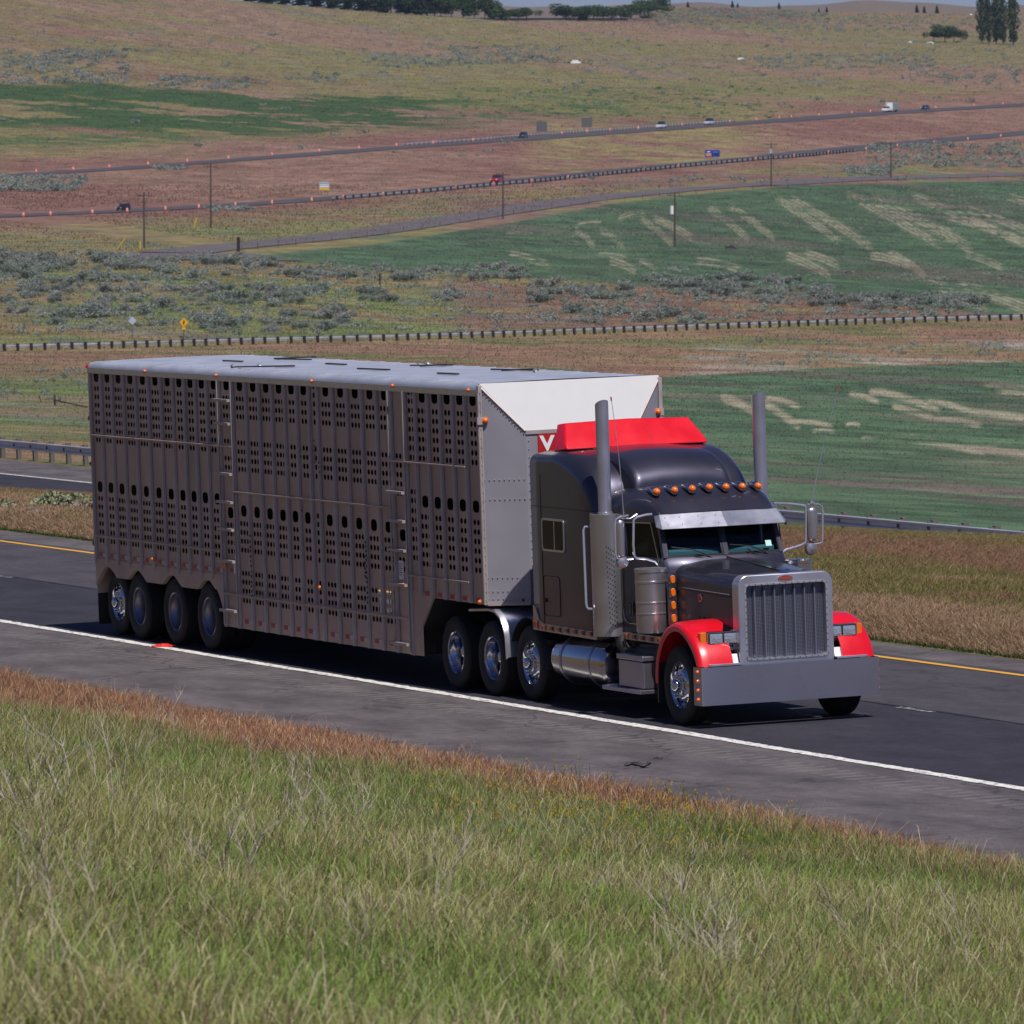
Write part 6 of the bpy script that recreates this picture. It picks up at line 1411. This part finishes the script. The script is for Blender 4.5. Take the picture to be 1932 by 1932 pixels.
# ------------------------------------------------------------------ things lying on the asphalt
p = onax(2, .0, 308, 1221); b = MB(); rr_ = random.Random(5)
secs = []
for i_ in range(9):
    t = i_ / 8; secs.append([(t * .46 - .23, -.10 + rr_.uniform(-.02, .02), .005), (t * .46 - .23, -.04, .03 + .09 * math.sin(t * 3.1) ** 2 * rr_.uniform(.6, 1.2)), (t * .46 - .23 + .02, .04, .02 + .08 * math.sin(t * 3.1) * rr_.uniform(.5, 1.1)), (t * .46 - .23, .10 + rr_.uniform(-.02, .02), .005)])
b.loft(secs); o = b.build('plastic_scrap', mat('red_plastic', (.65, .03, .02), .35), None, smooth=20); o.location = (p[0], p[1], .01); o.rotation_euler = (0, 0, .9); o.scale = (.75, .75, .5); tag(o, 'crumpled red plastic scrap lying on the white edge line', 'litter')
for (u, v, s, lab) in ((1203, 1449, 1., 'curled black tyre shred on the shoulder below the steer axle'), (1242, 1433, .38, 'small thin tyre shred just above and right of the large curled one'), (1521, 1543, .36, 'small dark scrap on the shoulder far right near the grass'), (740, 1403, .35, 'small dark shred at the edge of the shoulder left of centre')):
    p = onax(2, .0, u, v); b = MB(); pts = []
    for i_ in range(12):
        t = i_ / 11; pts.append(((t - .5) * .36, .03 * math.sin(t * 7), .02 + .035 * abs(math.sin(t * 4.2 + .3))))
    b.tube(pts, [.006] + [.026 + .006 * math.sin(i_ * 2.1) for i_ in range(10)] + [.008], 6); o = b.build('tyre_shred', M_blk, None); o.location = (p[0], p[1], .004); o.rotation_euler = (0, 0, math.atan2(CR[1], CR[0]) + .1); o.scale = (s * .9, s * .9, s * .9); tag(o, lab, 'tyre shred')
# ------------------------------------------------------------------ grass
M_grass = vcmat('grass_blades', .75, 1., 0., trans=.35)
def blades(name, P, H, W, col, lean, seed, bend=.5, label='grass', tipcol=None):
    r = np.random.default_rng(seed); n = len(P); a = r.random(n) * 6.283; d = np.stack([np.cos(a), np.sin(a), np.zeros(n)], 1)
    # blades face roughly random ways
    fa = r.random(n) * 3.1416; w_ = np.stack([np.cos(fa), np.sin(fa), np.zeros(n)], 1) * W[:, None] * .5
    L = (lean * r.random(n))[:, None]; up_ = np.array((0, 0, 1.)); Hh = H[:, None]
    B = (bend * r.random(n))[:, None]
    p1 = P + up_ * Hh * .5 + d * Hh * L * .4; p2 = P + up_ * Hh * (.88 - B * .12) + d * Hh * (L * .9 + B * .25); p3 = P + up_ * Hh * (1 - B * .32) + d * Hh * (L * 1.2 + B * .75)
    V_ = np.stack([P - w_, P + w_, p1 + w_ * .9, p1 - w_ * .9, p2 + w_ * .7, p2 - w_ * .7, p3], 1).reshape(-1, 3); k_ = np.arange(n)[:, None] * 7
    T = np.concatenate([k_ + [0, 1, 2], k_ + [0, 2, 3], k_ + [3, 2, 4], k_ + [3, 4, 5], k_ + [5, 4, 6]], 1).reshape(-1, 3)
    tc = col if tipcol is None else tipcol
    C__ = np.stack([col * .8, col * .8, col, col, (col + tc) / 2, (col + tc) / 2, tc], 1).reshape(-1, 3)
    return tag(np_mesh(name, V_, T, M_grass, C__), label, 'grass', None, 'stuff')
def scatter(n, u0, u1, D0, D1, seed):
    r = np.random.default_rng(seed); D = np.sqrt(r.random(n) * (D1 ** 2 - D0 ** 2) + D0 ** 2); u = u0 + (u1 - u0) * r.random(n)
    d = CD[None, :2] * CF + CR[None, :2] * (u - 966)[:, None]; d /= np.linalg.norm(d, axis=1)[:, None]; return CP[:2] + d * D[:, None], r
def clump(xy, r, f=.5, s=.35):
    return xy
# foreground bank
xy, r = scatter(900000, -240, 2170, 29, 112, 21)
xw, _ = scatter(220000, -900, 2900, 40, 112, 25); xy = np.concatenate([xy, xw]); y = xy[:, 1]; x = xy[:, 0]; edge = -5.28 + .6 * (fbm(x * .8, y * .3, 3) - .5) + .10 * r.exponential(size=len(x))
keep = (y < edge) & (y > -36); xy = xy[keep]; x, y = xy[:, 0], xy[:, 1]
z = near_h(x, y); n = len(x); print('fg blades', n)
pt = fbm(x * .55 + 3, y * .55, 4); pt2 = fbm(x * 1.9 + 9, y * 1.9 + 4, 3); dd = -y - 5.25
# the reddish dry strip beside the asphalt, wider to the left
ow = np.interp(x, [-25, -12, 0, 12, 20], [12., 8.5, 4.2, 2.1, 1.4]) + (pt2 - .5) * 2.2
orange = sstep(ow + 1.5, ow - .9, dd)
q = r.random(n)
G1 = np.array((.220, .235, .072)); G2 = np.array((.145, .200, .046)); G3 = np.array((.40, .36, .21)); G4 = np.array((.26, .165, .115)); O1 = np.array((.37, .21, .105)); O2 = np.array((.27, .125, .085)); O3 = np.array((.45, .33, .20))
col = np.where((pt > .5)[:, None], G1, G2 * .9 + .1 * G1); col = np.where((q < .16)[:, None], G3, col); col = np.where((q > .90)[:, None] & (pt2 > .45)[:, None], G4, col); col = np.where((pt < .42)[:, None] & (q < .7)[:, None], G2 * 1.25, col)
oc = np.where((q < .5)[:, None], O1, np.where((q < .8)[:, None], O2, O3)); oc = np.where((pt2 > .56)[:, None] & (q < .6)[:, None], O2, oc)
col = np.where((r.random(n) < orange)[:, None], oc, col); col = col * (.75 + .75 * r.random(n))[:, None] * np.where(orange > .5, 1., 1.03)[:, None]
big = fbm(x * .22 + 60, y * .30, 3); col = col * (.80 + .40 * big)[:, None]; rd = r.random(n) < .055; col = np.where(rd[:, None], np.array((.25, .13, .11)), col); col = np.where(((big > .60) & (r.random(n) < .12) & (orange < .4))[:, None], np.array((.40, .36, .22)), col)
H = (.15 + .24 * r.random(n) ** 1.5) * (.7 + .6 * pt) * np.where(orange > .5, .75, 1.) * sstep(-.1, 1.0, dd) + .05
H = H * (.65 + .8 * fbm(x * .9 + 31, y * .9, 3)); tall = r.random(n) < .014; H = H * np.where(tall, 1.35, 1.); col = np.where((tall & (orange < .5))[:, None], np.array((.42, .38, .24)), col)
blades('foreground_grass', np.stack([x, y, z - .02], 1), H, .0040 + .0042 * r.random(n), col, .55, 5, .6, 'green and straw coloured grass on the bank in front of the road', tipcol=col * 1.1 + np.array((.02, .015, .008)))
# median grass
xa, r = scatter(1500000, 1400, 2040, 96, 215, 22); xb, _ = scatter(500000, -90, 225, 100, 215, 23); xc, _ = scatter(800000, -500, 2900, 90, 215, 24); xy = np.concatenate([xa, xb, xc]); x, y = xy[:, 0], xy[:, 1]
uu = 966 + CF * ((xy - CP[:2]) @ CR[:2]) / ((xy - CP[:2]) @ CD[:2])
myl = np.interp(x, [-400, -99, -53, 0, 100], [22, 23, 30, 31, 31])
keep = (y > 6.72 + .12 * fbm(x * 2, y, 2)) & (y < myl + 1.5) ; xy = xy[keep]; x, y = xy[:, 0], xy[:, 1]; z = near_h(x, y); n = len(x); r2 = r.random(n); print('median blades', n)
fr_ = (y - 6.7) / (np.interp(x, [-400, -99, -53, 0, 100], [22, 23, 30, 31, 31]) - 6.7); pt = fbm(x * .18, y * .35, 4)
A1 = np.array((.33, .225, .135)); A2 = np.array((.16, .155, .045)); A3 = np.array((.25, .132, .082)); A4 = np.array((.08, .11, .035)); A5 = np.array((.28, .22, .14))
f = fr_ + (pt - .5) * .45 + (fbm(x * .9, y * .9 + 5, 3) - .5) * .25
def pick(a, b, p): return np.where((r.random(n) < p)[:, None], b, a)
col = np.tile(A4, (n, 1)); col = pick(col, A1, sstep(.001, .006, fr_)); col = pick(col, A2, sstep(.14, .26, f) * .8); col = pick(col, A3, sstep(.28, .46, f) * .9); col = pick(col, A1 * .8, .35 * (f > .35)); col = pick(col, A2 * 1.1, sstep(.70, .88, f) * .75); col = pick(col, A5, sstep(.88, 1.0, f) * .6)
left = x < -95
if left.any(): col = np.where(left[:, None] & (f > .30)[:, None] & (r.random(n) < .8)[:, None], np.array((.15, .155, .08)), col)
col = col * (.65 + .7 * r.random(n))[:, None]
H = (.16 + .18 * r.random(n)) * sstep(-.02, .05, fr_) + .05
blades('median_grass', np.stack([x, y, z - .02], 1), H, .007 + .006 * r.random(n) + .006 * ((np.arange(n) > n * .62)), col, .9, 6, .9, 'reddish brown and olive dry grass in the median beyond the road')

# fine grass tufts over the far slopes and the crop fields
def far_tufts(name, n, vlo, vhi, hpx, wpx, seed, label, maskf):
    r = np.random.default_rng(seed); i = r.random(n) * (NU - 2) * .86 + NU * .07; j = r.random(n) * (NT - 2); i0 = i.astype(int); j0 = j.astype(int); a = (i - i0)[:, None]; b = (j - j0)[:, None]
    P = (TP[i0, j0] * (1 - a) + TP[i0 + 1, j0] * a) * (1 - b) + (TP[i0, j0 + 1] * (1 - a) + TP[i0 + 1, j0 + 1] * a) * b
    u = UU[i0, j0]; v = VV[i0, j0]; k_ = (v > vlo) & (v < vhi) & maskf(i0, j0) & (np.abs(v - low[i0, j0]) > 8) & (np.abs(v - upp[i0, j0]) > 8) & (np.abs(v - ftop[i0, j0] + 5) > 12 * (v < 500))
    P = P[k_]; c = base[i0[k_], j0[k_]]; D = np.linalg.norm(P - CP, axis=1); m_ = len(P)
    c = c * (.92 + .36 * r.random(m_))[:, None] * (1 + .12 * (r.random((m_, 3)) - .5))
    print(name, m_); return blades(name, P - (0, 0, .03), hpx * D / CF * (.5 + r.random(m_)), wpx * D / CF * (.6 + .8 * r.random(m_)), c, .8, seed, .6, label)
far_tufts('crop_leaves', 420000, 650, 1010, 2.7, 1.3, 41, 'young green crop in the near field beyond the guardrail', lambda i, j: gf[i, j] > .5)
far_tufts('crop_leaves_far', 260000, 320, 600, 1.9, 1.2, 42, 'young green crop in the far striped field', lambda i, j: ff[i, j] > .5)
far_tufts('slope_grass', 420000, 350, 1010, 2.8, 1.4, 43, 'dry and green grass on the slopes around the sagebrush', lambda i, j: (gf[i, j] < .5) & (ff[i, j] < .5))
far_tufts('hill_grass', 300000, -40, 350, 1.3, 1.4, 44, 'dry grass on the far hills', lambda i, j: VV[i, j] > vt[i] + 3)

# ------------------------------------------------------------------ dry stalks in the foreground grass
M_stalk = vcmat('dry_stalk', .8, 1., 0.); stalks = []
def stalkmesh(seed, nb_):
    r = random.Random(seed); m_ = MB()
    def grow(p, d, L, rad, lev):
        pts = [np.array(p)]; dd_ = unit(d)
        for i_ in range(5): dd_ = unit(dd_ + V3(r.uniform(-.12, .12), r.uniform(-.12, .12), r.uniform(-.04, .10))); pts.append(pts[-1] + dd_ * L / 5)
        m_.tube(pts, [rad * (1 - .13 * i_) for i_ in range(6)], 4, False)
        if lev < 2:
            for k_ in range(r.randint(3, 5)):
                i_ = r.randint(1, 4); a = r.uniform(0, 6.28); grow(pts[i_], dd_ * .8 + V3(math.cos(a), math.sin(a), .25) * .75, L * r.uniform(.3, .55), rad * .7, lev + 1)
    for k_ in range(nb_): a = r.uniform(0, 6.28); grow((0, 0, 0), (math.cos(a) * r.uniform(.1, .8), math.sin(a) * r.uniform(.1, .8), 1), r.uniform(.55, .95), .0062, 0)
    return m_
M_st = mat('straw_stalk', (.40, .35, .28), .85, var=.2, vscale=6); sp_ = [stalkmesh(s, 2 + s % 4).build('dry_weed', M_st, None, smooth=0) for s in range(5)]
wl = [(120, 1480, .9, 'large pale dead weed at the left edge, near the reddish strip'), (210, 1560, 1.25, 'wide dead weed skeleton with many twigs, left side of the bank'), (330, 1420, .95, 'tall thin dead stalks standing against the reddish strip'), (60, 1600, 1.3, 'leaning dead stalks at the far left of the bank'), (470, 1500, .9, 'dead weed with crossing twigs left of centre'), (250, 1480, 1., 'pale dead weed between the two leftmost ones'), (585, 1560, .9, 'small upright dead weed below the reddish strip'), (610, 1640, 1.15, 'broad dead weed fanning to the right, left of centre'), (560, 1590, 1., 'dead weed just left of the fan-shaped one'), (875, 1470, .75, 'single dead stalk sticking up over the shoulder'), (660, 1600, 1., 'dead weed just right of the fan-shaped one'), (800, 1790, 1.1, 'dead stalks in the green grass under the yellow flowers'), (1300, 1880, 1., 'dead stalks near the lower edge, right of centre'), (1390, 1900, 1.1, 'lowest forked dead stalk near the bottom edge'), (740, 1900, .9, 'dead stalk near the bottom edge, left of centre'), (1640, 1820, .8, 'thin dead stalk in the lower right grass'), (1830, 1860, 1., 'dead stalks at the lower right edge'), (880, 1670, .8, 'thin dead weed beside the silvery patch'), (420, 1720, 1., 'dead stalk alone in the green grass at the left'), (30, 1780, 1., 'dead weed in the lower left corner'), (1100, 1740, .7, 'thin dead stalks under the flowering plants'), (150, 1890, .9, 'dead stalk at the bottom left edge')]
for i_, (u, v, s, lab) in enumerate(wl):
    p = near_hit(u, v); o = sp_[i_] if i_ < 5 else sp_[i_ % 5].copy()
    if i_ >= 5: COL.objects.link(o)
    o.location = tuple(p); o.scale = (s * (.82 if i_ % 3 else 1.05) * (.6 if v < 1475 and u > 800 else 1),) * 3; o.rotation_euler = (0, 0, i_ * 1.7); tag(o, lab, 'dead weed', 'dead weeds on the bank')
# yellow-flowered plants, a loose drift nobody could count
mb = MB(); fl_ = MB(); r_ = random.Random(9); vv_, cc_ = [], []
P0_, H0_, C0_ = [], [], []
fv, ff_ , fc = [], [], []
for k_ in range(420):
    u = r_.gauss(1120, 190) if r_.random() < .8 else r_.uniform(850, 1500); v = 1545 + (u - 1000) * .06 + r_.gauss(35, 42)
    if v < 1440 + (u - 870) * .22 or not (780 < u < 1640): continue
    p = near_hit(u, v); h = r_.uniform(.26, .42)
    for s in range(9):
        P0_.append(p + V3(r_.uniform(-.04, .04), r_.uniform(-.04, .04), 0)); H0_.append(h * r_.uniform(.5, 1)); C0_.append((.085, .13, .05))
    for s in range(4):
        q = p + V3(r_.uniform(-.05, .05), r_.uniform(-.05, .05), h * r_.uniform(.78, 1.)); a = r_.uniform(0, 3.14); w_ = V3(math.cos(a), math.sin(a), 0) * .0095; b0 = len(fv)
        fv += [q - w_ - V3(0, 0, .008), q + w_ - V3(0, 0, .008), q + w_ + V3(0, 0, .009), q - w_ + V3(0, 0, .009)]; ff_.append((b0, b0 + 1, b0 + 2, b0 + 3)); fc += [(.62, .36, .02) if r_.random() < .7 else (.40, .38, .05)] * 4
blades('flowering_plants', np.array(P0_), np.array(H0_), np.full(len(P0_), .008), np.array(C0_), .35, 12, .2, 'dark green stems of the yellow-flowered plants on the bank')
tag(np_mesh('yellow_flowers', np.array(fv), np.array(ff_), M_grass, np.array(fc)), 'small orange yellow flower heads over the bank grass', 'flowers', None, 'stuff')
pb = []; 
for k_ in range(2600): p = near_hit(r_.gauss(1010, 60), 1607 + r_.gauss(0, 9)) if k_ < 260 else pb[k_ % 260] + V3(r_.uniform(-.12, .12), r_.uniform(-.12, .12), 0); pb.append(p)
blades('silvery_groundcover', np.array(pb), np.full(len(pb), .27), np.full(len(pb), .012), np.tile((.27, .33, .32), (len(pb), 1)), .9, 14, .5, 'silvery blue low plants in the middle of the bank')
# fringe of small green weeds along the inner shoulder
xs_ = rng.uniform(-120, 12, 16000); ys_ = 6.70 + np.abs(rng.normal(size=16000)) * .10; blades('verge_weeds', np.stack([xs_, ys_, near_h(xs_, ys_)], 1), np.full(16000, .04), np.full(16000, .02), np.tile((.07, .10, .03), (16000, 1)), .8, 15, .3, 'fresh green weeds along the edge of the inner shoulder')
